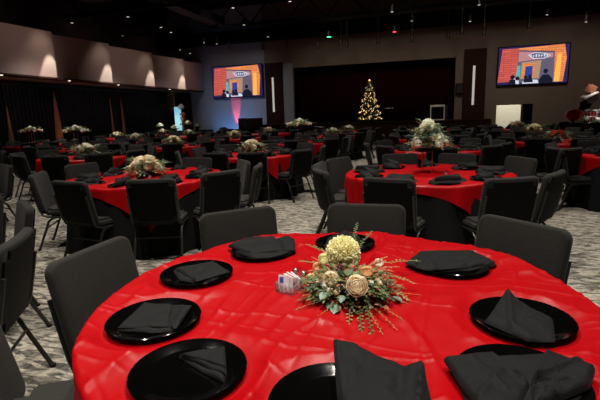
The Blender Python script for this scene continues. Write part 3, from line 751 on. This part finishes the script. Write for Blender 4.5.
def leaf(mb, p, d, L, W, nrm=None, cup=.15):
    p = Vector(p); d = Vector(d).normalized(); s = d.cross(Vector(nrm) if nrm else Vector((0, 0, 1)))
    if s.length < .1: s = d.orthogonal()
    s.normalize(); n_ = s.cross(d)
    vs = [p]; 
    for t, w in ((.2, .6), (.5, 1.), (.8, .65)):
        vs += [p+d*L*t+s*W*w/2-n_*cup*W*-.5, p+d*L*t, p+d*L*t-s*W*w/2+n_*cup*W*.5]
    vs.append(p+d*L)
    mb.add(vs, [(0, 1, 2), (0, 2, 3), (1, 4, 5, 2), (2, 5, 6, 3), (4, 7, 8, 5), (5, 8, 9, 6), (7, 10, 8), (8, 10, 9)])
def spray(mb, p0, p1, rn, nl=14, L=.02, W=.01, bendz=.03, r=.0012):
    p0, p1 = Vector(p0), Vector(p1); mid = (p0+p1)/2+Vector((0, 0, bendz)); pts = [p0.lerp(mid, t).lerp(mid.lerp(p1, t), t) for t in [k/8 for k in range(9)]]
    mb.tube(pts, r, 4)
    for k in range(nl):
        t = .2+.8*k/nl; f = t*8; a = int(min(7, f)); p = pts[a].lerp(pts[a+1], f-a); d = (pts[a+1]-pts[a]).normalized(); s = d.cross(Vector((0, 0, 1))).normalized()*(1 if k % 2 else -1)
        leaf(mb, p, d*.7+s*.9+Vector((0, 0, rn.uniform(-.3, .5))), L*(1.1-.5*t)*rn.uniform(.8, 1.2), W, cup=.3)
    leaf(mb, pts[-1], pts[-1]-pts[-2], L*.7, W*.8)
# --- centrepiece on the nearest table
CX = ray(349, 298, 2, TZ+.01)
def P3(x, y, h):            # photo point at height h above the table, in centrepiece space
    return ray(x, y, 2, TZ+.01+h)-Vector((CX.x, CX.y, TZ+.008))
rn = random.Random(21)
cp = empty('floral_centrepiece', (CX.x, CX.y, TZ+.012))
camdir = Vector((-CX.x, -CX.y, .72)).normalized()
MB().lathe([(0, 0), (.05, 0), (.075, .02), (.08, .045), (.07, .05), (0, .05)]).build('bowl', M['pot'], cp)
mb = MB(); c = P3(343, 254, .125); mum(mb, c, .070, rn, 420, (0, -.35, 1)); mb.build('chrysanthemum', M['yellow'], cp)['label'] = 'pale yellow ball shaped bloom'
for (x, y, h, R, m_, lb) in ((357, 287, .10, .036, 'cream', 'large cream rose'), (331, 280, .085, .028, 'cream', None), (367, 273, .10, .022, 'peach', 'peach rose bud'), (318, 268, .075, .020, 'peach', None), (379, 264, .085, .018, 'ivory', None), (324, 260, .11, .022, 'yellow', None), (312, 280, .05, .022, 'yellow', None)):
    mb = MB(); rose(mb, P3(x, y, h), R, rn, up=(camdir+Vector((0, 0, .5))*(1 if y < 285 else .1)).normalized()); o = mb.build('rose', M[m_], cp, angle=75)
    if lb: o['label'] = lb
mb = MB()
for i in range(16): mb.ball(P3(341+rn.uniform(-5, 5), 267+rn.uniform(-4, 4), .10+rn.uniform(-.008, .01)), .0065, 6, 4)
mb.build('berry_cluster', M['berry'], cp)
mb = MB()
for (x, y, h, L) in ((326, 296, .05, .055), (336, 310, .02, .05), (319, 290, .05, .04), (342, 300, .045, .04), (352, 258, .12, .04), (331, 306, .02, .045), (396, 300, .02, .04), (324, 256, .11, .05), (355, 250, .13, .045), (310, 284, .04, .035), (386, 290, .04, .04)):
    p = P3(x, y, h); d = Vector((p.x, p.y, -.02)).normalized(); leaf(mb, p-d*L*.4+Vector((0, 0, .004)), d+Vector((0, 0, -.15)), L, L*.8, cup=.25)
mb.build('eucalyptus_leaves', M['eucal'], cp)
mb = MB(); mb2 = MB(); mb3 = MB(); mb4 = MB()
for i in range(60):
    q = rn.random()*2*PI; R = rn.uniform(.12, .185); z = rn.uniform(.03, .11); b = Vector((0, 0, .05)); z *= .65; e = Vector((R*math.cos(q), R*math.sin(q)*.9, z))
    spray([mb, mb2, mb][i % 3], b+Vector((e.x*.25, e.y*.25, 0)), e, rn, 16, .024, .011, .03)
for i in range(260):
    q = rn.random()*2*PI; f = rn.uniform(.15, 1.0); e = Vector((.13*f*math.cos(q), .12*f*math.sin(q), .025+.055*(1-f*f))); d = Vector((math.cos(q), math.sin(q), rn.uniform(-.2, .9)))
    leaf([mb, mb2, mb4][i % 3], e, d, rn.uniform(.02, .045), rn.uniform(.01, .02), cup=.3)
for i in range(330):
    q = rn.random()*2*PI; f = rn.uniform(.35, 1.0); e = Vector((.20*f*math.cos(q), .155*f*math.sin(q), .02+.085*(1-f**3)*rn.uniform(.7, 1.1))); d = Vector((math.cos(q), math.sin(q), rn.uniform(-.1, 1.1)))
    leaf([mb, mb3, mb4, mb][i % 4], e, d, rn.uniform(.016, .032), rn.uniform(.008, .015), cup=.3)
for i in range(26):
    q = rn.random()*2*PI; f = rn.uniform(.5, .95); e = Vector((.18*f*math.cos(q), .14*f*math.sin(q), .03+.07*(1-f*f))); m5 = MB(); mum(m5, e, rn.uniform(.008, .013), rn, 16, (math.cos(q), math.sin(q), 1.2)); m5.build('floret', M[('ivory', 'cream', 'peach', 'ivory')[i % 4]], cp)
# long sprigs seen in the photo
for (x0, y0, h0, x1, y1, h1) in ((350, 262, .1, 357, 224, .17), (352, 258, .1, 372, 232, .12), (340, 262, .1, 306, 245, .07), (362, 285, .05, 372, 336, .0), (352, 285, .04, 349, 324, .005), (368, 280, .06, 408, 300, .02), (366, 272, .07, 414, 284, .03), (372, 266, .08, 420, 262, .03), (330, 285, .05, 306, 300, .01), (356, 290, .04, 362, 332, .0), (345, 290, .04, 336, 318, .0), (330, 270, .07, 299, 262, .03)):
    spray(mb4 if x1 < 350 or x1 > 400 else mb, P3(x0, y0, h0), P3(x1, y1, h1), rn, 22, .020, .009, .015)
for (x1, y1, h1) in ((386, 258, .12), (398, 268, .09), (400, 279, .07), (392, 272, .09), (405, 290, .04), (312, 258, .09), (308, 272, .06), (384, 262, .11), (322, 250, .12), (395, 285, .06)):
    spray(mb3, P3(360 if x1 > 350 else 335, 275, .07), P3(x1, y1, h1), rn, 26, .013, .008, .015)
for (x1, y1) in ((404, 322), (412, 306), (396, 330), (318, 318), (310, 306), (382, 334), (420, 296), (292, 312)):
    spray(mb4, P3(355, 296, .03), P3(x1, y1, .004), rn, 20, .011, .005, .02, .0008)
mb.build('green_foliage', M['green'], cp); mb2.build('dark_foliage', M['dgreen'], cp); mb3.build('rust_sprigs', M['rust'], cp); mb4.build('olive_sprigs', M['olive'], cp)
mb = MB()
for (x0, y0, h0, x1, y1, h1) in ((365, 280, .07, 371, 311, .01), (366, 282, .06, 384, 290, .03)):
    a, b = P3(x0, y0, h0), P3(x1, y1, h1)
    for k in range(60):
        t = k/60; p = a.lerp(b, t); q = rn.random()*6.28; mb.ball(p+Vector((math.cos(q), math.sin(q), rn.random()))*.007*(1-.4*t), .0035, 5, 3)
for k in range(40):
    q = rn.random()*6.28; f = rn.uniform(.6, 1.15); mb.ball(Vector((.15*f*math.cos(q), .14*f*math.sin(q), .05+.05*rn.random())), .0035, 5, 3)
mb.build('frosted_buds', M['twig'], cp)['kind'] = 'stuff'
tag(cp, 'low floral centrepiece, yellow ball bloom and cream roses, on the nearest table', 'centrepiece')

# --- sugar caddy, packets, shakers
p = ray(289, 293, 2, TZ+.01); rzc = math.radians(-28)
cd_ = empty('condiment_caddy', (p.x, p.y, TZ+.012), rzc); cd_.scale = (1.12, 1.12, 1.12)
g = MB(); g.ab(-.038, .038, -.026, .026, 0, .005); g.build('base', M['glass'], cd_, smooth=False)
for s in (-1, 1):
    m_ = MB(); m_.ab(-.038, .038, s*.026-.0025, s*.026+.0025, .0, .038)
    for k in range(7): m_.box((-.030+.01*k, s*.0295, .019), (.006, .003, .030), Matrix.Rotation(.35*(-1)**k, 4, 'Y'))
    m_.build('side_wall', M['glass'], cd_, smooth=False)
    m_ = MB(); m_.ab(s*.038-.0025, s*.038+.0025, -.026, .026, 0, .038); m_.build('end_wall', M['glass'], cd_, smooth=False)
tag(cd_, 'small cut glass sugar caddy left of the nearest centrepiece', 'caddy')
labs = ['white sweetener packet with blue patch, front of the glass caddy', 'white sweetener packet standing mid caddy', 'pink sweetener packet behind the white ones in caddy', 'white packet at the back of the glass caddy', 'white packet leaning over the caddy right end']
for k in range(5):
    e = empty('sugar_packet', (p.x, p.y, TZ+.017), rzc); e.scale = (1.12, 1.12, 1.12)
    yy = -.017+.0085*k; tl = Matrix.Rotation(-.25+.06*k, 4, 'X') @ Matrix.Rotation((-.2, .1, -.05, .2, .35)[k], 4, 'Y')
    x = (-.008, .004, -.003, .0, .010)[k]
    m_ = MB(); m_.box((x, yy, .033), (.050, .0035, .058), tl, bev=.001); m_.build('sleeve', M['packetp' if k == 2 else 'packet'], e, smooth=False)
    m_ = MB(); m_.box(Vector((x, yy, .033))+tl @ Vector((-.008, -.0024, .012)), (.018, .001, .02), tl); m_.build('printed_patch', M['packetb' if k in (0, 3) else 'packetp'], e, smooth=False)
    tag(e, labs[k], 'packet', 'sweetener packets in the caddy')
for (x, y, lb) in ((296, 283, 'small glass shaker with metal lid, left of the pair behind the caddy'), (304, 286, 'small glass shaker with metal lid, right of the pair behind the caddy')):
    q = ray(x, y, 2, TZ+.01); e = empty('shaker', (q.x, q.y, TZ+.010))
    MB().lathe([(0, 0), (.017, 0), (.019, .004), (.017, .03), (.013, .045), (.0, .045)], n=8).build('jar', M['glass'], e, smooth=False)
    MB().lathe([(0, .004), (.013, .004), (.013, .028), (0, .028)], n=12).build('seasoning', M['granule'], e)
    MB().lathe([(0, .045), (.0135, .045), (.0145, .052), (.011, .062), (0, .066)], n=20).build('lid', M['silver'], e)
    tag(e, lb, 'shaker', 'salt and pepper shakers')

# --- arrangements for the other tables
def low_arr(seed, palette, R=.17, H=.2):
    rn = random.Random(seed); e = empty('floral_centrepiece', (0, 0, 0))
    MB().lathe([(0, 0), (.06, 0), (.085, .03), (.08, .06), (0, .06)], n=20).build('bowl', M['pot'], e)
    for m_, k, r in palette:
        mb = MB()
        for i in range(k):
            q = rn.random()*2*PI; f = rn.random()**.5; p = Vector((R*.8*f*math.cos(q), R*.8*f*math.sin(q), .07+(H-.07)*(1-f*f*.8))); up = (p-Vector((0, 0, .02))).normalized()
            mb = MB()
            if r > .035: rose(mb, p, r, rn, up, 3)
            else: mum(mb, p, r, rn, 40, up)
            mb.build('bloom', M[m_], e, angle=70)['label'] = M[m_].name.replace('_', ' ')
    for m_, k in (('green', 34), ('eucal', 22), ('olive', 14)):
        mb = MB()
        for i in range(k):
            q = rn.random()*2*PI; L = R*rn.uniform(.9, 1.35); spray(mb, (0, 0, .07), (L*math.cos(q), L*math.sin(q), rn.uniform(.02, H*.95)), rn, 10, .045, .024, .04, .002)
        mb.build('foliage', M[m_], e)
    return e
def tall_arr(seed, m1='ivory', m2='cream', stand=.27, R=.22, T_=.25):
    rn = random.Random(seed); e = empty('tall_floral_centrepiece', (0, 0, 0)); w = .055
    mb = MB()
    for a in range(4):
        x, y = w*(1, 1, -1, -1)[a], w*(1, -1, -1, 1)[a]; mb.tube([(x, y, 0), (x, y, stand)], .004, 6)
    for z in (.004, stand): mb.tube([(w, w, z), (w, -w, z), (-w, -w, z), (-w, w, z), (w, w, z)], .004, 6)
    mb.build('stand', M['gold'], e)
    MB().lathe([(0, stand), (.14, stand), (.15, stand+.012), (0, stand+.012)], n=28).build('tray', M['shell'], e)
    T = T_
    for m_, k, r in ((m1, 15, .040), (m2, 9, .036), ('yellow', 5, .034)):
        if not k: continue
        mb = MB()
        for i in range(k):
            t = rn.random()**1.3; q = rn.random()*6.28; rr = R*(1-t)*.9+.03; p = Vector((rr*math.cos(q), rr*math.sin(q), stand+.05+t*T)); rose(mb, p, r, rn, (p-Vector((0, 0, stand+.05))).normalized(), 3); mb.build('bloom', M[m_], e, angle=70)['label'] = M[m_].name.replace('_', ' '); mb = MB()
    mb = MB(); mum(mb, (0, 0, stand+T+.03), .07, rn, 160); mb.build('top_bloom', M[m1], e)
    for m_, k in (('green', 44), ('eucal', 26), ('olive', 20)):
        mb = MB()
        for i in range(k):
            t = rn.random(); q = rn.random()*6.28; L = R*(1.15-t*.7)*rn.uniform(.9, 1.25); spray(mb, (0, 0, stand+.04+t*T*.7), (L*math.cos(q), L*math.sin(q), stand+rn.uniform(-.02, .1)+t*T), rn, 9, .045, .024, .03, .002)
        mb.build('foliage', M[m_], e)
    return e
LA = [low_arr(1, (('ivory', 8, .042), ('cream', 5, .04), ('pinkp', 5, .03))), low_arr(2, (('cream', 7, .045), ('yellow', 4, .034), ('peach', 5, .034))), low_arr(3, (('ivory', 10, .04), ('peach', 4, .03), ('pinkp', 6, .026)))]
TA = [tall_arr(4), tall_arr(5, 'ivory', 'cream', .42, .34, .12)]
LA.append(low_arr(6, (('redp', 14, .045), ('redp', 5, .034)), .15, .16))
lbl = {3: 'deep red', 0: 'ivory and dusty pink', 1: 'cream and yellow', 2: 'ivory and peach'}
TALL = {2: 0, 21: 1, 12: 1}
TALL = {2: 0, 20: 1, 13: 1, 11: 1}
for i, (tx, ty, rot, ch) in enumerate(TBL):
    if i == 0 or proj((tx, ty, TZ))[0] < 4 or proj((tx, ty, TZ))[0] > 606: continue
    if i in TALL:
        c = copy_tree(TA[TALL[i]]); tag(c, 'tall cream floral centrepiece on gold stand, '+desc[i], 'centrepiece', 'tall floral centrepieces')
    else:
        k = 3 if i == 15 else (i*5+1) % 3; c = copy_tree(LA[k]); tag(c, 'low %s flowers centrepiece, %s' % (lbl[k], desc[i]), 'centrepiece', 'low floral centrepieces')
    c.scale = (1, 1, 1) if i == 2 or i in TALL else (1.3, 1.3, 1.25); c.location = (tx, ty, TZ+.008); c.rotation_euler = (0, 0, rnd.random()*6.28)
    if i in (2, 3, 6, 7):
        e = empty('shaker', (tx+.2, ty-.22, TZ+.008)); MB().lathe([(0, 0), (.019, 0), (.017, .035), (.012, .05), (0, .05)], n=8).build('jar', M['glass'], e, smooth=False); MB().lathe([(0, .05), (.014, .05), (.011, .065), (0, .068)], n=12).build('lid', M['silver'], e)
        tag(e, 'glass shaker beside the flowers, '+desc[i], 'shaker', 'shakers on further tables')
for o in LA+TA: kill(o)

# ------------------------------------------------------------------ stacked tea-party style decorations
def tower(items):
    for (name, mb, m_, loc, rot, label, cat) in items:
        o = mb.build(name, m_); o.location = loc; o.rotation_euler = rot; tag(o, label, cat)
Yd = 19.4; b = ray(590, 120, 1, Yd)
def at(x, y, Y=Yd): return ray(x, y, 1, Y)
c = at(591, 89); tower([('gift_box', MB().box((0, 0, 0), (.25, .25, .30), bev=.02), M['giftred'], c, (.15, .45, .3), 'red and gold patterned box topping the right decoration tower', 'box')])
c = at(590, 98); e = empty('silver_box', c); e.rotation_euler = (.1, -.45, .2); MB().box((0, 0, -.03), (.42, .36, .24), bev=.02).build('box_body', M['silver'], e); MB().box((0, 0, .12), (.50, .42, .06), bev=.02).build('box_lid', M['skinw'], e); tag(e, 'tilted grey box with white lid in right decoration tower', 'box')
c = at(585, 106.5); tower([('hat_box', MB().lathe([(0, -.16), (.18, -.16), (.19, .10), (.215, .10), (.215, .15), (0, .15)]), M['shell'], c, (.1, .2, 0), 'round black box low in the right decoration tower', 'box')])
c = at(590, 115.5); e = empty('wire_basket', c); mb = MB()
for k in range(14):
    q = 2*PI*k/14; mb.tube([(.16*math.cos(q), .16*math.sin(q), -.28), (.3*math.cos(q), .3*math.sin(q), .2)], .012, 5)
for r_, z_ in ((.16, -.28), (.23, -.04), (.3, .2)): mb.tube([(r_*math.cos(2*PI*k/20), r_*math.sin(2*PI*k/20), z_) for k in range(21)], .014, 5)
mb.build('basket_wires', M['skinw'], e); MB().lathe([(0, -.26), (.13, -.26), (.22, .1), (0, .1)]).build('liner', M['redp'], e); tag(e, 'white wire basket with red lining under the right decoration tower', 'basket')
c = at(574, 115); e = empty('red_ball_vase', c); e.scale = (1, 1, 1.15); MB().lathe([(0, -.16), (.16, -.16), (.28, -.04), (.30, .06), (.22, .16), (.1, .19), (0, .19)]).build('bowl', M['redgloss'], e); MB().lathe([(.0, -.5), (.16, -.5), (.03, -.45), (.025, -.16), (0, -.16)]).build('stem', M['redgloss'], e); tag(e, 'glossy red globe on a stem left of the right tower', 'vase')
rn = random.Random(9); e = empty('flower_heap', at(585, 121)); mb = MB(); mg = MB()
for k in range(16): mum(mb, (rn.uniform(-.5, .4), rn.uniform(-.2, .2), rn.uniform(-.05, .12)), .07, rn, 30); mb.build('bloom', M['ivory'], e); mb = MB()
for k in range(30): q = rn.random()*6.28; leaf(mg, (rn.uniform(-.5, .4), rn.uniform(-.2, .2), rn.uniform(-.12, .08)), (math.cos(q), math.sin(q), .6), .16, .07)
mg.build('foliage', M['green'], e); tag(e, 'heap of ivory flowers under the right decoration tower', 'flowers')
# supporting tall tables for the two decorations
def pedestal(x, y, z, label):
    e = empty('cocktail_table', (x, y, 0)); MB().lathe([(0, z-.03), (.55, z-.03), (.56, z-.01), (.55, z), (0, z)], n=40).build('tabletop', M['shell'], e)
    MB().tube([(0, 0, .02), (0, 0, z-.03)], .04, 12).build('column', M['frame'], e); MB().lathe([(0, 0), (.3, 0), (.28, .03), (0, .04)]).build('base', M['frame'], e); tag(e, label, 'table')
pb = at(586, 123.5); pedestal(pb.x, Yd, pb.z, 'tall black table under the right decoration tower')
# left decoration
Yl = 19.6
def al(x, y): return ray(x, y, 1, Yl)
c0 = al(174, 118); a_ = al(170.5, 108); b_ = al(178.5, 128)
o = MB().ab(a_.x, b_.x, Yl+.3, Yl+.36, b_.z-.15, a_.z+.05, bev=.02).build('glowing_banner', M['cyanbox']); tag(o, 'pale cyan glowing upright panel at the far left decoration', 'panel')
mb = MB(); mum(mb, (0, 0, 0), .15, random.Random(2), 160); o = mb.build('silver_pompom', M['skinw']); o.location = al(181, 107); tag(o, 'silver tinsel ball topping the far left decoration', 'ornament')
e = empty('topiary_tower', al(183, 118)); mb = MB(); mr = MB(); rn = random.Random(4)
for k in range(14): q = rn.random()*6.28; mum(mb, (.1*math.cos(q)-.02, .1*math.sin(q), rn.uniform(-.12, .28)), .06, rn, 30)
for k in range(10): q = rn.random()*6.28; mum(mr, (.12*math.cos(q)+(.0 if k < 4 else .02), .12*math.sin(q)-.04, rn.uniform(-.35, .22)), .06, rn, 30)
mb.build('white_blooms', M['skinw'], e); mr.build('red_blooms', M['redp'], e); MB().tube([(0, 0, -.6), (-.06, 0, .52)], .03).build('pole', M['gold'], e); tag(e, 'red and white floral tower under the silver tinsel ball', 'flowers')
for (x, y, R, w, lb) in ((188, 124, .17, 'cream', 'bright cream flower mound right of the red and white tower'), (175, 128, .14, 'ivory', 'ivory flower mound below the cyan glowing panel'), (160, 126, .13, 'ivory', 'ivory flower mound far left of the cyan panel'), (197, 126.5, .10, 'ivory', 'small ivory flower mound right of the bright cream mound')):
    e = empty('flower_mound', al(x, y)); mb = MB(); mg = MB(); rn = random.Random(int(x))
    for k in range(22): q = rn.random()*6.28; f = rn.random(); mum(mb, (R*1.2*f*math.cos(q), R*f*math.sin(q), R*.8*(1-f*f)), .06, rn, 30); mb.build('bloom', M[w], e); mb = MB()
    for k in range(40): q = rn.random()*6.28; leaf(mg, (R*math.cos(q), R*math.sin(q), -.05), (math.cos(q), math.sin(q), rn.uniform(-.2, .7)), .14, .06)
    MB().lathe([(0, -.2), (.08, -.2), (R*.8, -.02), (0, -.02)]).build('bowl', M['pot'], e)
    mg.build('foliage', M['green'], e); tag(e, lb, 'flowers')
q_ = al(178, 131); o = MB().ab(al(156, 131).x, al(202, 131).x, Yl-.4, Yl+.5, 0, q_.z+.02, bev=.02).build('buffet_table', M['blackcloth']); tag(o, 'long black draped table under the far left decorations', 'table')
# white folded items and flowers along the stage front
for (x, y, w, lb) in ((265, 126, .30, 'white folded linen at the stage front, leftmost of three'), (319, 125, .34, 'white folded linen at the stage front, middle of three'), (290, 126, .26, 'white folded linen at the stage front, between its neighbours')):
    e = ray(x, y, 1, 22.0); o = MB().box((0, 0, 0), (w*1.4, .4, .05), Matrix.Rotation(.12, 4, 'Y'), bev=.01).build('folded_linen', M['packet']); o.location = (e.x, 22.0, .868); tag(o, lb if x != 290 else 'smaller white folded linen before the stage pilaster', 'linen')
    if x == 265:
        o['label'] = 'white folded linen below the left brown wall panel'
    if x == 319: o['label'] = 'largest white folded linen, before the stage curtain left part'
o = MB().ab(-10.4, -5.2, 21.8, 22.25, 0, .84, bev=.01).build('serving_table', M['blackcloth']); tag(o, 'long low black table in front of the stage left', 'table')

# ------------------------------------------------------------------ ceiling fixtures
def can(p, r=.075, lens='canlens', label='', drop=None):
    e = empty('downlight', p); n_ = .26
    MB().lathe([(0, n_), (r, n_), (r, 0), (r*.85, 0), (r*.85, .02), (0, .02)], n=20).build('housing', M['frame'], e)
    MB().lathe([(0, 0.004), (r*.8, .004), (r*.8, .018), (0, .018)], n=20).build('lens', M[lens], e)
    MB().tube([(0, 0, n_), (0, 0, 7.6-p[2])], .012, 6).build('drop_rod', M['frame'], e)
    tag(e, label, 'light', 'ceiling lights'); return e
def spot(p, tgt, W, ang=80, col=(1, .92, .82), blend=.6, size=.06):
    l = bpy.data.lights.new('spot', 'SPOT'); l.energy = W; l.spot_size = math.radians(ang); l.spot_blend = blend; l.color = col; l.shadow_soft_size = size
    o = bpy.data.objects.new('spot', l); COL.objects.link(o); o.location = p; o.rotation_euler = (Vector(tgt)-Vector(p)).to_track_quat('-Z', 'Y').to_euler(); return o
pts = [(72, 23, 'far left, second from the soffit'), (128, 17, 'left, brightest above the soffit'), (122, 36, 'left, just above the soffit second step'), (161, 27.5, 'right of the grey air unit'), (171, 32.5, 'right of the air unit, lower'), (180, 50, 'small one above the soffit far end, left'), (190, 53.5, 'small one above the soffit far end, right'),
       (233, 8, 'large hanging one at top left centre'), (244, 25, 'below the large hanging one'), (268, 37, 'above the left brown wall panel'), (217, 44, 'above the left screen'), (204, 43, 'left of that above the left screen'), (290, 1.5, 'at the top edge left of centre'), (392, 12, 'at the truss, top centre'), (412, 21, 'under the beam right of centre'), (479, 5, 'top right, above the right brown panel'), (470, 21.5, 'above the right brown panel'), (547, 15, 'wide bright one above the right screen'), (586, 22, 'right edge, above the right screen corner'), (529, 25, 'above the right screen middle')]
for x, y, lb in pts:
    p = ray(x, y, 2, 5.75 if y < 40 else 5.5)
    if p.y > 22.4: p = ray(x, y, 1, 22.4)
    can(p, .07 if p.y > 12 else .05, label='black ceiling downlight, '+lb)
p = ray(329, 37, 1, 22.2); can(p, .14, 'greenlens', 'ceiling stage light with green lens, left of centre')
p = ray(394.5, 32, 1, 22.2); can(p, .12, 'redlens', 'ceiling stage light with red lens, right of centre')
for (x, y, lb) in ((229, 47, 'above the left screen'), (263, 47, 'between the left screen and brown panel'), (287, 46, 'above the left pilaster'), (318, 46, 'left of the green light'), (341, 43, 'right of the green light'), (347, 44.5, 'second right of the green light'), (378, 41, 'left of the red light'), (412, 39, 'right of the red light'), (448, 36, 'above the stage right end'), (462, 31, 'longer one above the right pilaster'), (484, 33, 'above the right brown panel'), (529, 26, 'above the right screen')):
    p = ray(x, y, 1, 22.3); e = empty('pendant_speaker', p); MB().lathe([(0, -.16), (.075, -.16), (.08, -.14), (.08, .2), (.03, .26), (0, .26)], n=16).build('housing', M['frame'], e); MB().tube([(0, 0, .26), (0, 0, 7.6-p.z)], .01, 5).build('cable', M['frame'], e)
    MB().lathe([(0, -.165), (.055, -.165), (.055, -.16), (0, -.16)], n=14).build('lens', M['white'], e)
    tag(e, 'black hanging cylinder fixture, '+lb, 'pendant', 'hanging cylinder fixtures')
# fixtures on the soffit edge
for (x, y, lb) in ((4, 68.5, 'nearest of four along the soffit edge'), (72, 76, 'second of four along the soffit edge'), (121, 81.5, 'third of four along the soffit edge'), (172, 87.5, 'farthest of four along the soffit edge')):
    p = ray(x, y, 0, XL+.05); o = MB().lathe([(0, -.03), (.045, -.03), (.045, .02), (0, .02)], n=16).build('soffit_light', M['canlens']); o.location = (XL-.10, p.y, SB-.055); tag(o, 'small round white light, '+lb, 'light', 'soffit lights')

# ------------------------------------------------------------------ light
W = bpy.data.worlds.new('world'); scene.world = W; W.use_nodes = True; W.node_tree.nodes['Background'].inputs[0].default_value = (1, .85, .75, 1); W.node_tree.nodes['Background'].inputs[1].default_value = .0
for (x, y, e_) in [(-.9, 3.0, 620), (.9, 1.2, 520), (-.4, 6.4, 420), (-3.4, 2.6, 430), (-3.2, 6.0, 420), (2.6, 4.5, 420), (-6.6, 5.4, 380), (2.5, 9.0, 380), (-1.6, 9.9, 330), (-5.0, 9.2, 330), (-8.6, 8.6, 330), (-8.4, 12.0, 300), (-1.7, 13.6, 300), (-5.0, 13.0, 300), (1.6, 13.2, 300), (-11.6, 12, 280), (-5.0, 17, 260), (-1.6, 17.4, 260), (1.8, 17, 260), (-8.4, 16.2, 260), (-11.6, 16.4, 260), (4.8, 13, 260), (-1.2, -.9, 450)]:
    spot((x, y, 5.7), (x, y+.01, 0), e_*(1.62 if y < 8 else 1.7), 80, blend=.8)
for k in range(3, 7):
    SY = ys[k]
    spot((XL+.42, SY-.25, 5.2), (XL+.42, SY-.25, 3.1), 900, 37, (1, .92, .78), .2, .03)
    spot((XL+.8, SY-.5, 5.4), (XL+.1, SY-.5, 3.6), 50, 60, (1, .82, .68), 1, .05)
for y in (2, 7, 12, 17, 21.5): spot((XL+3.4, y, 4.9), (XL, y, 4.15), 80, 62, (1, .74, .66), 1, .3)  # added wash lamps that brighten the left soffit panels
for x in (-5, -1.5, 2, 5.5): spot((x, 17.5, 6.4), (x, 24, 2.6), 285, 62, (1, .84, .72), 1, 1.0)  # added house lamps lifting the back wall, no fixtures modelled
spot((-10.5, 19, 6.4), (-10.5, 24, 2.2), 520, 62, (.92, .90, 1), 1, 1.0)  # added cool wash for the wall around the left screen
spot((6.0, 17.2, 6.2), (6.9, 19.4, 1.6), 1500, 34)  # added spot, there only to light the right decoration tower
spot((-10.5, 17.0, 6.2), (-12.2, 19.6, 1.5), 1500, 40)  # added spot that brightens the far left decorations
spot((2.5, 19, 6.4), (7.8, 21, 4.0), 260, 60, (1, .8, .75), 1, .2)
spot((-11.4, 22.9, .1), (-11.4, 24.0, 1.0), 95, 110, (.12, .38, 1), .8, .1)
spot((-10.3, 22.9, .1), (-10.3, 24.0, 1.0), 45, 90, (.3, .45, 1), .8, .1)
spot((-11.1, 23.75, .3), (-11.1, 24.0, 2.3), 900, 20, (1, .05, .12), .5, .02)
spot((XD+1.6, ydr(55), .1), (XD+.6, ydr(55), 1.6), 16, 40, (1, .35, .12), .6, .05)
for y in (4, 8, 12, 16, 20): spot((XD+4.2, y, 3.0), (XD+.5, y, 1.7), 45, 75, (.95, .93, 1), 1, .3)  # added gentle spots so the black drape folds show
spot((XD+1.6, ydr(115), .1), (XD+.6, ydr(115), 1.6), 10, 50, (1, .55, .3), .6, .05)
p = ray(508, 110, 1, 21.8); spot((p.x, 20.3, 5.6), (p.x, 21.8, 1.2), 1900, 17, (1, .93, .72), .5)  # added narrow spot to brighten the cream board
p = ray(45, 76, 0, XL); spot((XL+2.5, p.y, 2.0), (XL-.1, p.y, 3.05), 40, 26, (1, .03, .03), .6)
